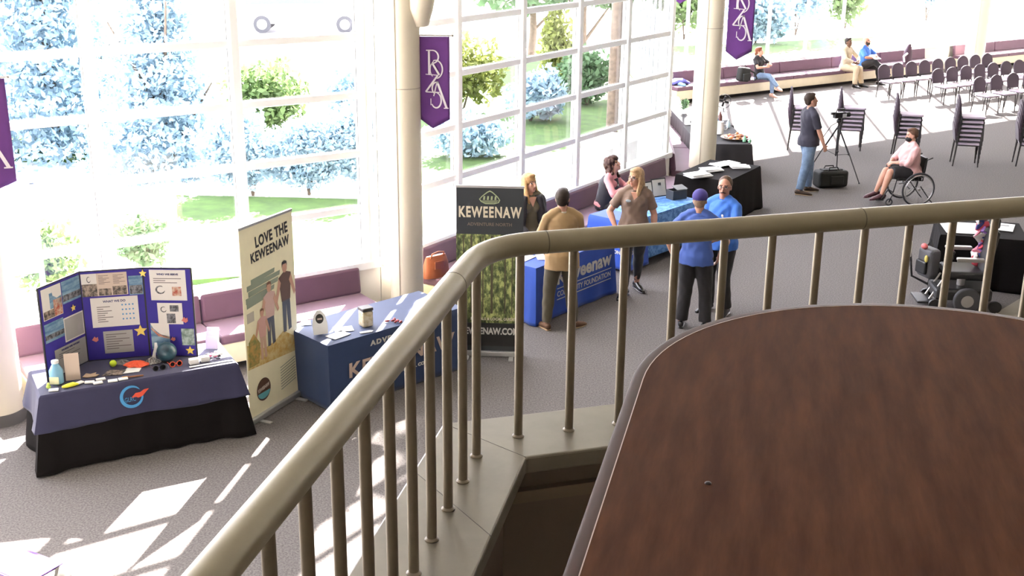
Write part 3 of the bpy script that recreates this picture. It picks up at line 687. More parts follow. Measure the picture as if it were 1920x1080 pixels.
# --- roll-up banners
def rollup(P, Q, H, face, label, W_extra=0, lean=0):
    P = Vector((*P, 0)); Q = Vector((*Q, 0)); d_ = Q-P; W = d_.length; a = atan2(d_.y, d_.x)
    t = thing('rollup_banner', label, 'banner', (P.x, P.y, 0), a)
    MB().box((W/2, 0, .035), (W+.03, .09, .06)).build('base', mat('silver aluminium', (.45, .45, .44), .35, .6), t, bevel=.01)
    for x in (.12, W-.12): MB().box((x, 0, .008), (.05, .34, .012)).build('foot', mat('silver aluminium', (0, 0, 0)), t)
    MB().cyl((W/2, .03, .05), (W/2, .03, H-.02), .01, n=10).build('pole', mat('silver aluminium', (0, 0, 0)), t)
    MB().box((W/2, 0, H), (W+.01, .02, .025)).build('top_bar', mat('silver aluminium', (0, 0, 0)), t)
    return t, W
t1, W1 = rollup((-2.60, 10.83), (-2.24, 11.62), 2.02, 0, 'cream LOVE THE KEWEENAW roll-up banner with hikers')
pc = MB().box((W1/2, -.005, 1.04), (W1, .003, 1.95)).build('fabric', mat('banner cream', (.86, .80, .55), .65, var=.03), t1)
YB = -.0085
def bsh(poly, m, nm='print', y=YB, par=None): return shape(nm, poly, m, par or t1, (0, y, 0), t=.001)
bk = mat('print black', (.03, .028, .025), .6)
text('LOVE THE', .15, bk, t1, (.59*W1, YB, 1.80), Matrix.Rotation(-.07, 3, 'Y'), bold=.005, width=.62*W1, spacing=1.1)
text('KEWEENAW', .135, bk, t1, (.55*W1, YB, 1.665), Matrix.Rotation(-.07, 3, 'Y'), bold=.004, width=.74*W1, spacing=1.12)
sage = mat('print sage', (.27, .31, .22), .6)
for z, x0, x1 in ((1.46, .16, .60), (1.41, .08, .70), (1.35, .10, .66), (1.29, .05, .58), (1.24, .06, .52)): bsh([(x0*W1, z-.035), (x1*W1, z), (x1*W1+.01, z+.045), (x0*W1, z+.02)], sage, 'brush_stroke')
bsh([(.05*W1, 1.055), (.18*W1, 1.06), (.18*W1, 1.16), (.05*W1, 1.155)], mat('print pale', (.5, .46, .36), .6))
# printed hikers on yellow grass
yel = mix_mat('print grass', (.55, .33, .08), (.66, .55, .25), 14, .7)
bsh([(.02*W1, .58), (.98*W1, .52), (.98*W1, .66), (.72*W1, .80), (.55*W1, .74), (.35*W1, .72), (.15*W1, .80), (.02*W1, .84)], yel, 'printed_grass')
def pfig(x, z, h, top, bot, hair, skin, k=0):
    y0 = YB-.001-.0007*k
    def q(poly, m, j=0): shape('printed_hiker', [(x+a*h, z+b*h) for a, b in poly], m, t1, (0, y0-.0004*j, 0), t=.0004)
    q([(-.09, .0), (-.02, .0), (.0, .4), (.03, .0), (.1, .02), (.09, .5), (-.09, .5)], bot)
    q([(-.10, .45), (.10, .45), (.14, .82), (.03, .86), (-.03, .86), (-.15, .80)], top, 1)
    q([(-.15, .80), (-.24, .5), (-.2, .46), (-.1, .72)], skin, 2); q([(.14, .80), (.23, .52), (.19, .48), (.09, .72)], skin, 2)
    q([(cos(a)*.055, .92+sin(a)*.075) for a in [i*pi/6 for i in range(12)]], skin, 3)
    q([(-.06, .93), (-.05, 1.0), (0, 1.02), (.05, 1.0), (.06, .93), (.04, .97), (-.04, .97)], hair, 4)
skp = mat('print skin', (.58, .33, .22), .7)
pfig(.80*W1, .78, .74, mat('print brown', (.14, .08, .06), .7), mat('print slate', (.10, .11, .14), .7), bk, skp)
pfig(.48*W1, .72, .66, mat('print rose', (.62, .42, .36), .7), mat('print slate', (0, 0, 0)), mat('print hair', (.18, .08, .04), .7), skp, 1)
pfig(.32*W1, .62, .52, mat('print pink', (.62, .36, .30), .7), mat('print tan', (.55, .36, .25), .7), mat('print hair', (0, 0, 0)), skp, 2)
bsh([(.03*W1, .60), (.22*W1, .60), (.26*W1, .80), (.15*W1, .93), (.05*W1, .86)], mix_mat('print bush', (.20, .22, .06), (.5, .3, .08), 16, .7), 'printed_bush', YB-.0035)
bsh([(.28*W1+cos(a)*.115, .30+sin(a)*.12) for a in [i*pi/12 for i in range(24)]], mat('print umber', (.10, .05, .03), .7), 'round_badge')
bsh([(.28*W1+cos(a)*.10, .27+sin(a)*.07) for a in [i*pi/12 for i in range(12, 25)]], mat('print turquoise', (.12, .38, .42), .7), 'badge_water', YB-.0012)
text('KEWEENAW', .05, mat('card cream', (0, 0, 0)), t1, (.28*W1, YB-.0015, .30), Matrix.Rotation(-.15, 3, 'Y'), width=.19, bold=.002)
for k in range(9): bsh([(.62*W1, .42-.03*k), (.92*W1, .46-.03*k), (.92*W1, .468-.03*k), (.62*W1, .428-.03*k)], sage, 'text_line')
# second banner
t2, W2 = rollup((-.63, 12.82), (.12, 12.78), 2.0, 0, 'dark KEWEENAW ADVENTURE NORTH roll-up banner with forest photo')
MB().box((W2/2, -.005, 1.03), (W2, .003, 1.93)).build('fabric', mat('banner charcoal', (.026, .031, .036), .6), t2)
forest = mix_mat('printed forest', (.03, .045, .015), (.42, .46, .16), 24, .7, .38, .62, 8, (1, 1, .45), c3=(.12, .15, .05))
MB().box((W2/2, -.0075, .93), (W2, .002, 1.05)).build('forest_photo', forest, t2)
for k, (x, wd) in enumerate([(.08, .012), (.17, .02), (.30, .014), (.40, .025), (.55, .016), (.63, .012)]): MB().box((x*W2/.75, -.009, .98), (wd, .001, .92)).build('printed_trunk', mat('print bark', (.07, .06, .035), .8), t2)
text('KEWEENAW', .17, cream_ink, t2, (W2/2, -.009, 1.655), bold=.0055, width=.70, spacing=1.18)
text('ADVENTURE NORTH', .05, mat('print dim', (.16, .13, .10), .7), t2, (W2/2, -.009, 1.555), bold=.001, width=.50)
lgm = mat('print sage light', (.36, .42, .24), .7)
lg = MB()
outl = [(-.12, .0), (-.09, .035), (-.03, .085), (.0, .10), (.03, .085), (.09, .03), (.115, -.01), (.10, -.04), (.05, -.055), (-.05, -.055), (-.10, -.03)]
inl = [(a*.90, b*.86) for a, b in outl]
n_ = len(outl)
for i in range(n_): lg.extr([outl[i], outl[(i+1) % n_], inl[(i+1) % n_], inl[i]], Matrix.Identity(4), .001)
for k in range(4): lg.extr([(-.075+.042*k, -.008), (-.055+.042*k, -.008), (-.055+.042*k+.004, .035), (-.07+.042*k, .035)], Matrix.Identity(4), .001)
for k in range(4): lg.extr([(-.095+.008*k, -.020-.009*k), (.095-.008*k, -.016-.009*k), (.095-.008*k, -.012-.009*k), (-.095+.008*k, -.016-.009*k)], Matrix.Identity(4), .001)
lg.build('logo', lgm, t2, loc=(W2/2, -.0095, 1.86))
text('RENTALS & LOCAL GUIDES', .045, cream_ink, t2, (W2*.56, -.0105, .44), bold=.001, width=.52)
MB().box((W2/2, -.008, .26), (W2, .002, .27)).build('lower_band', mat('banner black', (.012, .012, .012), .6), t2)
text('KEWEENAW.COM', .11, mat('print white', (.55, .54, .5), .6), t2, (W2/2, -.0105, .27), bold=.004, width=.66)
# --- navy table
NP, ND = (-1.84, 11.12), (1.27, 1.21)
fold_table(NP, ND, 1.80, .77, .74, 'folding table under the navy stretch cover')
nc = drape('tablecloth', NP, ND, 1.80, .77, .742, .735, navy_cloth, 'navy fitted table cover lettered ADVENTURE KEWEENAW', flare=-.03, amp=.002, cf=.0, out=.006, seed=1)
Nf = fr(NP, ND); MN = Matrix.Rotation(.035, 3, 'X')
text('ADVENTURE', .075, mat('print white', (0, 0, 0)), nc, (.83, -.009, .615), MN, bold=.004, width=.62, spacing=1.3)
text('KEWEENAW', .22, mat('print blush', (.52, .40, .33), .6), nc, (.95, .002, .33), MN, bold=.007, width=1.42, spacing=1.15)
text('ADVENTURE NORTH . COM', .05, mat('print white', (0, 0, 0)), nc, (.92, .006, .215), MN, bold=.003, width=.75)
ZN = .7485
t = thing('clear_jar', 'clear plastic jar of pale candy with a dark lid', 'jar', (-1.53, 11.72, ZN), .6)
MB().box((0, 0, .085), (.12, .12, .17)).build('body', mix_mat('candy', (.45, .36, .2), (.62, .56, .42), 20, .3), t, bevel=.015)
MB().box((0, 0, .19), (.125, .125, .035)).build('lid', mat('lid grey', (.06, .055, .05), .4), t, bevel=.008)
t = thing('round_sign', 'small white rounded sign with a dark oval logo', 'sign', (-1.96, 11.44, ZN), R(25))
MB().extr([(-.075, 0), (.075, 0), (.08, .10), (.06, .2), (.02, .25), (-.02, .25), (-.06, .2), (-.08, .10)], Matrix.Rotation(-.2, 4, 'X'), .006).build('board', whitep, t)
MB().ell((0, .028, .16), (.042, .005, .05), Matrix.Rotation(-.2, 3, 'X')).build('oval', bk, t, smooth=True); MB().box((0, .021, .16), (.05, .004, .018), M=Matrix.Rotation(-.2, 3, 'X')).build('stripe', cardm['c'], t)
MB().box((0, .045, .04), (.06, .06, .08)).build('support', whitep, t)
for i, (x, y, a, wd, lb) in enumerate([(-1.75, 11.60, .3, .2, 'white sheet behind the round sign on navy table'), (-1.78, 11.42, .9, .22, 'white sheet in front of the round sign on navy table'), (-2.17, 11.78, .2, .1, 'white slip at the back left corner of navy table')]):
    flat('leaflet', (wd, .15), whitep, (x, y), a, lb, 'leaflet', ZN, .003, 'leaflets on the navy table')
flat('name_tag', [(-.07, -.02), (.05, -.025), (.075, 0), (.05, .025), (-.07, .02)], whitep, (-1.50, 11.52), .5, 'white pointed tag in front of the jar', 'tag', ZN, .006)
t = thing('red_clips', 'cluster of small dark red clips on the navy table', 'clips', (-1.25, 11.86, ZN), 0); rng = random.Random(9)
for k in range(7): MB().ell((rng.uniform(-.1, .1), rng.uniform(-.05, .05), .012), (.028, .016, .012), Matrix.Rotation(rng.random()*3, 3, 'Z'), 10, 6).build('clip', mat('dark red plastic', (.22, .012, .02), .35), t, smooth=True)
# --- bag on bench, patterned bag
t = thing('leather_bag', 'tan leather handbag sitting on the bench beside the round column', 'bag', (-.97, 14.40, .452), R(40))
lth = mat('tan leather', (.26, .075, .03), .5, var=.12, vs=9)
b_ = MB(); b_.ring([(0, 0, .0), (0, 0, .06), (0, 0, .17), (0, 0, .25), (0, 0, .28)], [(.19, .08), (.20, .09), (.19, .075), (.165, .05), (.15, .03)], 20, side=(1, 0, 0)); b_.build('body', lth, t, smooth=True)
MB().tube([(-.1, -.03, .26), (-.09, -.05, .32), (0, -.06, .34), (.09, -.05, .32), (.1, -.03, .26)], .009, 8).build('handle', lth, t, smooth=True); MB().box((0, -.078, .17), (.14, .01, .1)).build('flap', mat('dark leather', (.25, .07, .03), .5), t, bevel=.004)
t = thing('patterned_bag', 'slate blue and white patterned tote on the bench behind the banner', 'bag', (-.58, 15.0, .452), R(50))
MB().ring([(0, 0, 0), (0, 0, .05), (0, 0, .2), (0, 0, .3)], [(.17, .06), (.18, .08), (.18, .07), (.17, .04)], 16, side=(1, 0, 0)).build('body', mix_mat('slate pattern', (.05, .09, .13), (.6, .65, .68), 9, .7, .5, .53, 1), t, smooth=True)
MB().tube([(-.08, 0, .29), (0, -.02, .42), (.08, 0, .29)], .008, 6).build('strap', bedge, t)
# --- royal blue foundation table
BP, BD = (.29, 13.84), (1.04, 1.30)
fold_table(BP, BD, 1.68, .72, .74, 'folding table under the royal blue foundation cloth')
bc = drape('tablecloth', BP, BD, 1.68, .72, .742, .735, blue_cloth, 'royal blue table cloth lettered Keweenaw Community Foundation', flare=.012, amp=.012, cf=.035, freq=4, seed=5)
MBB = Matrix.Rotation(-.02, 3, 'X'); wi = mat('print white', (0, 0, 0))
text('Keweenaw', .26, wi, bc, (1.0, -.028, .44), MBB, bold=.008, width=1.20)
text('COMMUNITY FOUNDATION', .10, wi, bc, (1.0, -.032, .275), MBB, bold=.001, width=1.18)
for z in (.385, .24): MB().box((1.0, -.034, z), (1.2, .003, .010)).build('rule_line', wi, bc)
shape('logo_mark', [(-.09, 0), (-.02, 0), (.05, .26), (.0, .30), (-.04, .18)], wi, bc, (.30, -.03, .18))
Bf = fr(BP, BD)
for i, (x, y, a, lb) in enumerate([(.25, .38, .2, 'white sheet at the near left corner of foundation table'), (.45, .22, .9, 'white sheet next to the man in tan jacket'), (1.1, .4, .2, 'white sheet toward the far end of foundation table')]):
    q = Bf(x, y); flat('leaflet', (.28, .2), whitep, q[:2], a+.8, lb, 'leaflet', .7485, .003, 'leaflets on the foundation table')
# --- light blue patterned table
CP, CD = (1.62, 16.05), (1.22, 1.42)
fold_table(CP, CD, 1.86, .68, .74, 'folding table under the patterned light blue cloth')
lc = drape('tablecloth', CP, CD, 1.86, .68, .742, .62, lblue_cloth, 'light blue patterned cloth on the table with picture frames', flare=.015, amp=.008, cf=.03, freq=4, seed=7)
rn = MB(); 
# royal blue throw hanging at the near end with two lines of white lettering
ov = drape('tablecloth', CP, CD, .42, .68, .747, .70, blue_cloth, 'royal blue throw over the near end of the light blue table', flare=.022, amp=.006, cf=.03, seed=9, out=.012)
text('COMMUNITY', .075, wi, ov, (.20, -.035, .36), bold=.003, width=.36); text('FOUNDATION', .075, wi, ov, (.20, -.04, .27), bold=.003, width=.36)
ov2 = text('COMMUNITY', .07, wi, ov, (-.04, .34, .36), Matrix.Rotation(-pi/2, 3, 'Z'), bold=.003, width=.5); text('FOUNDATION', .07, wi, ov, (-.045, .34, .27), Matrix.Rotation(-pi/2, 3, 'Z'), bold=.003, width=.5)
Cf = fr(CP, CD); ca_ = atan2(CD[1], CD[0])
for i, (x, y, rz_, lb) in enumerate([(1.22, .56, .15, 'black framed certificate on the blue table, left one by the woman'), (1.56, .56, .0, 'black framed certificate on the blue table, right one nearer the grey box')]):
    q = Cf(x, y, .748); t = thing('picture_frame', lb, 'frame', q, ca_+rz_-.35, 'framed certificates'); Mf = Matrix.Rotation(-.25, 3, 'X')
    MB().box((0, 0, .14), (.27, .015, .28), M=Mf).build('frame', bedge, t, bevel=.003); MB().box((0, -.0095, .142), (.235, .003, .245), M=Mf).build('certificate', mat('certificate paper', (.55, .53, .48), .6), t)
    d2 = MB(); d2.box((0, -.013, .20), (.05, .002, .04), M=Mf); d2.box((0, -.013, .13), (.14, .002, .008), M=Mf); d2.box((.03, -.013, .08), (.07, .002, .018), M=Mf); d2.build('print', inkd, t); MB().box((0, .08, .09), (.05, .01, .19), M=Matrix.Rotation(.35, 3, 'X')).build('easel_leg', bedge, t)
t = thing('storage_box', 'grey plastic box with folded lid on the light blue table', 'box', Cf(1.66, .30, .748), ca_-.3)
gb = mat('charcoal plastic', (.035, .04, .045), .4)
for q in ((0, -.08, .07, .26, .01, .14), (0, .08, .07, .26, .01, .14), (-.13, 0, .07, .01, .17, .14), (.13, 0, .07, .01, .17, .14), (0, 0, .006, .26, .16, .01)): MB().box(q[:3], q[3:]).build('side', gb, t, bevel=.003)
MB().box((.08, .03, .155), (.2, .15, .008), M=Matrix.Rotation(.25, 3, 'X')).build('lid', mat('lid grey light', (.16, .17, .18), .3), t)
rng = random.Random(12)
for i in range(8):
    x, y = (.55+rng.random()*.75, .12+rng.random()*.38); q = Cf(x, y)
    r = rng.uniform(.05, .09); flat('sticker_sheet', [(r*cos(k*pi/5), r*.7*sin(k*pi/5)) for k in range(10)] if i % 2 else (.15, .11), whitep, q[:2], rng.random()*3, ['white oval card on the light blue table', 'white sheet on the light blue table'][i % 2 == 0], 'leaflet', .7495+.0035*i, .003, 'white handouts on the light blue table: '+('ovals' if i % 2 else 'sheets'))
# --- black tables
KP, KD = (3.47, 18.72), (.53, .85)
fold_table(KP, KD, 1.42, .92, .74, 'folding table under the near black cloth')
drape('tablecloth', KP, KD, 1.42, .92, .742, .735, black_cloth, 'black floor-length cloth on the table with white paper piles', flare=.03, amp=.014, cf=.05, seed=4)
for i, (x, y, a, w_, d_, n, lb) in enumerate([(3.02, 19.0, .5, .42, .28, 3, 'white paper pile nearest the grey box on black table'), (3.33, 19.45, .4, .36, .26, 2, 'middle white paper pile on the black table'), (3.62, 19.95, .6, .5, .3, 1, 'long white sheets at the far end of black table'), (3.85, 19.75, .2, .34, .24, 1, 'white sheet at the far right of black table')]):
    t = thing('paper_pile', lb, 'papers', (x, y, .75), a, 'paper piles on the black table'); rng = random.Random(i)
    for k in range(2+n): MB().box((rng.uniform(-.03, .03), rng.uniform(-.03, .03), .005+.011*k), (w_*.9, d_*.9, .009), rz=rng.uniform(-.3, .3)).build('sheet', whitep, t)
JP, JD = (3.48, 21.80), (1, .03)
for k, (y, lb) in enumerate(((21.80, 'folding table under the black refreshment cloth, near one'), (23.75, 'folding table under the black refreshment cloth, far one'))): fold_table((3.46, y), JD, .98, 1.86, .74, lb)
drape('tablecloth', (3.46, 21.80), JD, .98, 1.88, .742, .735, mat('charcoal cloth', (.022, .020, .022), .8), 'black cloth on the refreshment table with the snack tray', flare=.03, amp=.012, cf=.05, seed=6)
drape('tablecloth', (3.46, 23.75), JD, .98, 1.9, .742, .735, mat('charcoal cloth', (0, 0, 0)), 'black cloth on the far refreshment table behind the column', flare=.03, amp=.012, cf=.05, seed=8)
ZJ = .749
t = thing('snack_tray', 'round tray heaped with wrapped orange and brown snacks', 'tray', (4.22, 22.32, ZJ), 0)
MB().lathe([(0, 0), (.24, 0), (.29, .035), (.295, .04), (.28, .038), (.235, .008), (0, .008)], n=32).build('tray', mat('bronze tray', (.22, .15, .10), .4), t, smooth=True)
rng = random.Random(31); sm = [mat('snack orange', (.55, .22, .08), .5), mat('snack brown', (.16, .06, .03), .5), mat('snack cream', (.6, .48, .33), .5), mat('snack red', (.4, .05, .04), .5)]
for k in range(34):
    a = rng.random()*6.3; r = rng.random()**.5*.21; MB().ell((r*cos(a), r*sin(a), .035+.09*(1-r/.22)*rng.random()), (.045, .03, .022), Matrix.Rotation(rng.random()*3, 3, 'Z'), 8, 6).build('snack', sm[k % 4], t, smooth=True)
def bottle(x, y, h, r, m, capm, label, z=ZJ, group=None):
    t = thing('bottle', label, 'bottle', (x, y, z), 0, group); MB().lathe([(r*.9, 0), (r, .01), (r, h*.6), (r*.4, h*.82), (r*.35, h*.92)], n=14).build('body', m, t, smooth=True)
    MB().lathe([(r*.42, h*.92), (r*.42, h), (0, h)], n=12).build('cap', capm, t, smooth=True); return t
clearp = mat('pale clear plastic', (.45, .55, .58), .2); bluep = mat('sky blue plastic', (.12, .35, .6), .3); grnp = mat('mint plastic', (.25, .55, .35), .3)
bottle(4.33, 22.02, .13, .035, grnp, grnp, 'small mint green cup in front of the snack tray')
bottle(4.42, 21.95, .08, .03, grnp, whitep, 'tiny mint cup at the table corner')
t = thing('water_pitcher', 'white pitcher beside the snack tray', 'pitcher', (3.98, 22.75, ZJ), 0)
MB().lathe([(.06, 0), (.085, .02), (.085, .15), (.065, .22), (.075, .25)], n=20).build('body', whitep, t, smooth=True); MB().torus((.1, 0, .14), .05, .008, Matrix.Rotation(pi/2, 3, 'X'), 18, 6).build('handle', whitep, t, smooth=True)
for i, (x, y, h, m, lb) in enumerate([(4.03, 23.35, .24, bluep, 'blue bottle behind the white pitcher'), (4.15, 23.75, .3, mat('brown glass', (.12, .04, .03), .3), 'tall brown bottle on the refreshment table'), (4.0, 24.0, .22, mat('olive glass', (.10, .13, .05), .4), 'olive green bottle beside the tall brown bottle'), (4.28, 23.5, .16, clearp, 'clear tumbler right of the blue bottle')]): bottle(x, y, h, .045, m, whitep, lb)
for i, (x, y, lb) in enumerate([(3.95, 23.1, 'white folded napkins behind the pitcher'), (3.75, 24.2, 'white box at the middle of the far refreshment table'), (3.9, 24.9, 'white bag at the far end of the refreshment table')]):
    h = (.03, .16, .22)[i]; o = MB().box((0, 0, h/2), (.24, .18, h)).build(('napkin_stack', 'white_box', 'paper_bag')[i], whitep, loc=(x, y, ZJ), rz=.2*i, bevel=.01); tag(o, lb, ('napkins', 'box', 'bag')[i])
t = thing('wall_fan', 'small black round fan at the far end of the refreshment table', 'fan', (4.5, 25.4, ZJ), R(190))
MB().torus((0, 0, .22), .15, .008, Matrix.Rotation(pi/2, 3, 'X'), 28, 6).build('guard', bedge, t, smooth=True)
for k in range(4):
    a = k*pi/2+.3; MB().box((cos(a)*.065, 0, .22+sin(a)*.065), (.10, .006, .05), M=Matrix.Rotation(-a, 3, 'Y')).build('blade', bedge, t)
MB().cyl((0, 0, 0), (0, 0, .08), .012).build('stem', bedge, t); MB().lathe([(.08, 0), (.08, .015), (0, .02)], n=18).build('foot', bedge, t)
t = thing('potted_plant', 'small leafy plant in white pot on the far refreshment table', 'plant', (3.62, 25.1, ZJ), 0)
MB().lathe([(.05, 0), (.07, .10), (.06, .10), (.055, .09)], n=16).build('pot', whitep, t, smooth=True)
mb = MB(); leaves(mb, (0, 0, .2), (.1, .1, .12), 160, .03, np.random.default_rng(3)); mb.build('foliage', lf1, t)
t = thing('folded_jacket', 'blue and violet jacket lying on the far bench end behind the column', 'jacket', (4.35, 31.35, .452), R(30))
MB().ring([(-.25, 0, .05), (-.1, .03, .09), (.1, 0, .08), (.26, -.03, .04)], [(.12, .05), (.17, .08), (.16, .08), (.09, .04)], 12, cap='dome').build('body', mat('violet cloth', (.10, .10, .35), .8), t, smooth=True); MB().ring([(-.1, -.1, .05), (-.05, -.28, .03)], [.05, .04], 8, cap='dome').build('sleeve', mat('sky cloth', (.2, .4, .6), .8), t, smooth=True)
# --- purple RZSA banners
pur = mat('purple banner cloth', (.12, .03, .20), .75, var=.05, sheen=.1); monog = mat('banner white', (.72, .68, .72), .6)
def serif_strokes():
    """overlapping R, O, Z, S, A monogram as stroke polylines (x, z, widths) on a 0.62 x 1.0 field"""
    S_ = []
    def line(a, b, w): S_.append(('l', a, b, w))
    def arc(c, rx, rz, a0, a1, w): S_.append(('a', c, rx, rz, a0, a1, w))
    line((.18, 1.0), (.18, .60), .055)                      # R stem
    line((.10, .99), (.30, .99), .03); line((.08, .60), (.42, .585), .022); arc((.28, .885), .16, .105, 90, -90, .045)
    line((.26, .79), (.46, .59), .055)
    arc((.36, .68), .19, .15, 110, -80, .04); arc((.36, .68), .15, .14, 110, 235, .028)   # O
    line((.42, .585), (.08, .31), .05); line((.08, .31), (.46, .30), .03)    # Z
    line((.40, .48), (.66, .04), .06); line((.40, .48), (.30, .24), .03); line((.58, .04), (.72, .04), .024)   # A
    arc((.38, .37), .12, .10, 60, 250, .04); arc((.37, .17), .14, .125, 80, -150, .045); line((.22, .20), (.22, .09), .022)  # S
    return S_
def monogram(par, x0, z0, w, h, y):
    mb = MB()
    def seg(a, b, wd):
        ax_, az = x0+a[0]*w/.7, z0+a[1]*h; bx_, bz = x0+b[0]*w/.7, z0+b[1]*h
        L = math.hypot(bx_-ax_, bz-az) or 1e-6; nx_, nz = -(bz-az)/L*wd*w/2/.7, (bx_-ax_)/L*wd*w/2/.7
        mb.extr([(ax_+nx_, az+nz), (ax_-nx_, az-nz), (bx_-nx_, bz-nz), (bx_+nx_, bz+nz)], Matrix.Identity(4), .0015)
    for s_ in serif_strokes():
        if s_[0] == 'l': seg(s_[1], s_[2], s_[3])
        else:
            _, c_, rx, rz_, a0, a1, wd = s_; n = 18
            P = [(c_[0]+rx*cos(R(a0+(a1-a0)*i/n)), c_[1]+rz_*sin(R(a0+(a1-a0)*i/n))) for i in range(n+1)]
            for i in range(n): seg(P[i], P[i+1], wd*(.6+.4*abs(sin(pi*i/n))))
    mb.build('monogram', monog, par, loc=(0, y, 0))
def pennant(x, y, ztop, W, H, rz, label, side=1, rodlen=None, colx=None):
    t = thing('hanging_banner', label, 'banner', (x, y, ztop), rz, 'purple lettered banners')
    n = 14; V = []; rows = 16
    P = []
    mb = MB(); V = []
    for j in range(rows+1):
        for i in range(n+1):
            s_ = i/n; bottom = -H*(1-.0) if False else 0
            zb = -(H*.90+H*.10*(1-abs(s_-.42)/.42 if s_ < .42 else 1-(s_-.42)/.58))
            z = zb*j/rows; V.append((s_*W, .012*math.sin(s_*5+j*.12)*j/rows, z))
    F = [(j*(n+1)+i, j*(n+1)+i+1, (j+1)*(n+1)+i+1, (j+1)*(n+1)+i) for j in range(rows) for i in range(n)]
    o = mb.add(V, F).build('cloth', pur, t, smooth=True); o.modifiers.new('t', 'SOLIDIFY').thickness = .004
    monogram(t, W*.10, -H*.80, W*.84, H*.66, -.018)
    sm_ = mat('brushed silver', (.5, .48, .46), .3, .7)
    MB().cyl((-.14, 0, .012), (W+.02, 0, .012), .011, n=12).build('rod', sm_, t, smooth=True)
    MB().ell((-.12, 0, .012), .04).build('mount', sm_, t, smooth=True); MB().ell((W+.03, 0, .012), .018).build('finial', sm_, t, smooth=True)
    return t
pennant(-1.09, 13.80, 3.52, .345, 1.06, R(0), 'purple ROZSA banner on the round column behind the navy table')
pennant(3.70, 21.05, 3.87, .46, 1.48, R(0), 'purple ROZSA banner on the right round column')
pennant(-5.08, 10.70, 3.42, .46, 1.06, R(20), 'purple ROZSA banner partly visible at the left edge')
pennant(3.06, 23.9, 4.3, .42, 1.18, R(3), 'purple ROZSA banner tip left of the right column')
# --- stack chairs
fab_shade = mat('shaded plum chair fabric', (.036, .020, .034), .8, sheen=.2); fab_lit = mat('sunlit chair fabric', (.42, .35, .43), .8, sheen=.2); frm = mat('charcoal chair frame', (.03, .027, .027), .4, .4)  # sunlight painted into the pale seats, shade into the dark backs
def mk_chair(label, group):
    t = thing('stacking_chair', label, 'chair', (0, 0, 0), 0, group)
    # seat: faces local -y (front at -y)
    mb = MB(); pl = [(-.21, -.22), (-.18, -.25), (.18, -.25), (.21, -.22), (.20, .17), (.16, .21), (-.16, .21), (-.20, .17)]
    mb.prism(pl, .43, .475); mb.build('seat', fab_lit, t, bevel=.015)
    mb = MB(); prof = [(-.20, .50), (.20, .50), (.215, .70)]+[(.215*cos(pi*k/10), .70+.19*sin(pi*k/10)) for k in range(1, 10)]+[(-.215, .70)]
    mb.extr(prof, Matrix.Translation((0, .235, 0)) @ Matrix.Translation((0, 0, .5)) @ Matrix.Rotation(-.16, 4, 'X') @ Matrix.Translation((0, 0, -.5)), .04); mb.build('backrest', fab_shade, t, bevel=.012)
    for s_ in (-1, 1):
        MB().tube([(s_*.20, -.21, .43), (s_*.215, -.23, 0)], 0.0135, 8).build('leg', frm, t, smooth=True)
        MB().tube([(s_*.205, .245, .52), (s_*.205, .21, .43), (s_*.22, .25, 0)], 0.0135, 8).build('leg', frm, t, smooth=True)
        MB().tube([(s_*.203, -.21, .425), (s_*.203, .21, .425)], .011, 8).build('side_rail', frm, t, smooth=True)
    MB().tube([(-.20, -.21, .42), (.20, -.21, .42)], .009, 8).build('cross_rail', frm, t, smooth=True)
    return t
pch = None; used = False
def chair(x, y, z, face, label, group):
    global pch
    rz = R(face+90)
    if pch is None: pch = mk_chair(label, group); pch.location = (x, y, z); pch.rotation_euler.z = rz; return pch
    return dup(pch, (x, y, z), rz, label, group)
# stacks; chairs face az 14
stk = [(6.15, 25.2, 6, 'behind the standing man in dark polo'), (7.22, 25.25, 6, 'beside the camera tripod'), (8.17, 24.45, 6, 'just behind the person in the wheelchair'), (9.16, 23.72, 7, 'at the right, second from the frame edge'), (10.45, 23.75, 6, 'cut by the right frame edge')]
pos_n = ['bottom', 'second from bottom', 'third from bottom', 'fourth from bottom', 'fifth from bottom', 'sixth from bottom', 'seventh from bottom']
for i, (x, y, n, lb) in enumerate(stk):
    for k in range(n):
        chair(x+.006*k, y+.001*k, k*.088, -13, f'{"top" if k == n-1 else pos_n[k]} chair of the stack {lb}', 'stacked chairs')
rows_ = [((10.20, 32.35), (14.05, 35.1), 9, 'back row'), ((11.40, 31.55), (14.9, 34.0), 8, 'middle row'), ((11.95, 30.05), (14.3, 31.7), 5, 'front row')]
ordn = ['first', 'second', 'third', 'fourth', 'fifth', 'sixth', 'seventh', 'eighth', 'ninth']
for (p_, q_, n, lb) in rows_:
    for k in range(n):
        f = k/(n-1); chair(p_[0]+(q_[0]-p_[0])*f, p_[1]+(q_[1]-p_[1])*f, 0, -62, f'{ordn[k]} chair from the left in the {lb} of plum chairs', 'chairs set out in rows')
# two more rows running out of the frame
for j, (x, y, lb) in enumerate([(13.2, 29.6, 'loose chair in front of the rows near the right edge')]): chair(x, y, 0, -62, 'plum chair at the right end in front of the front row', 'chairs set out in rows')
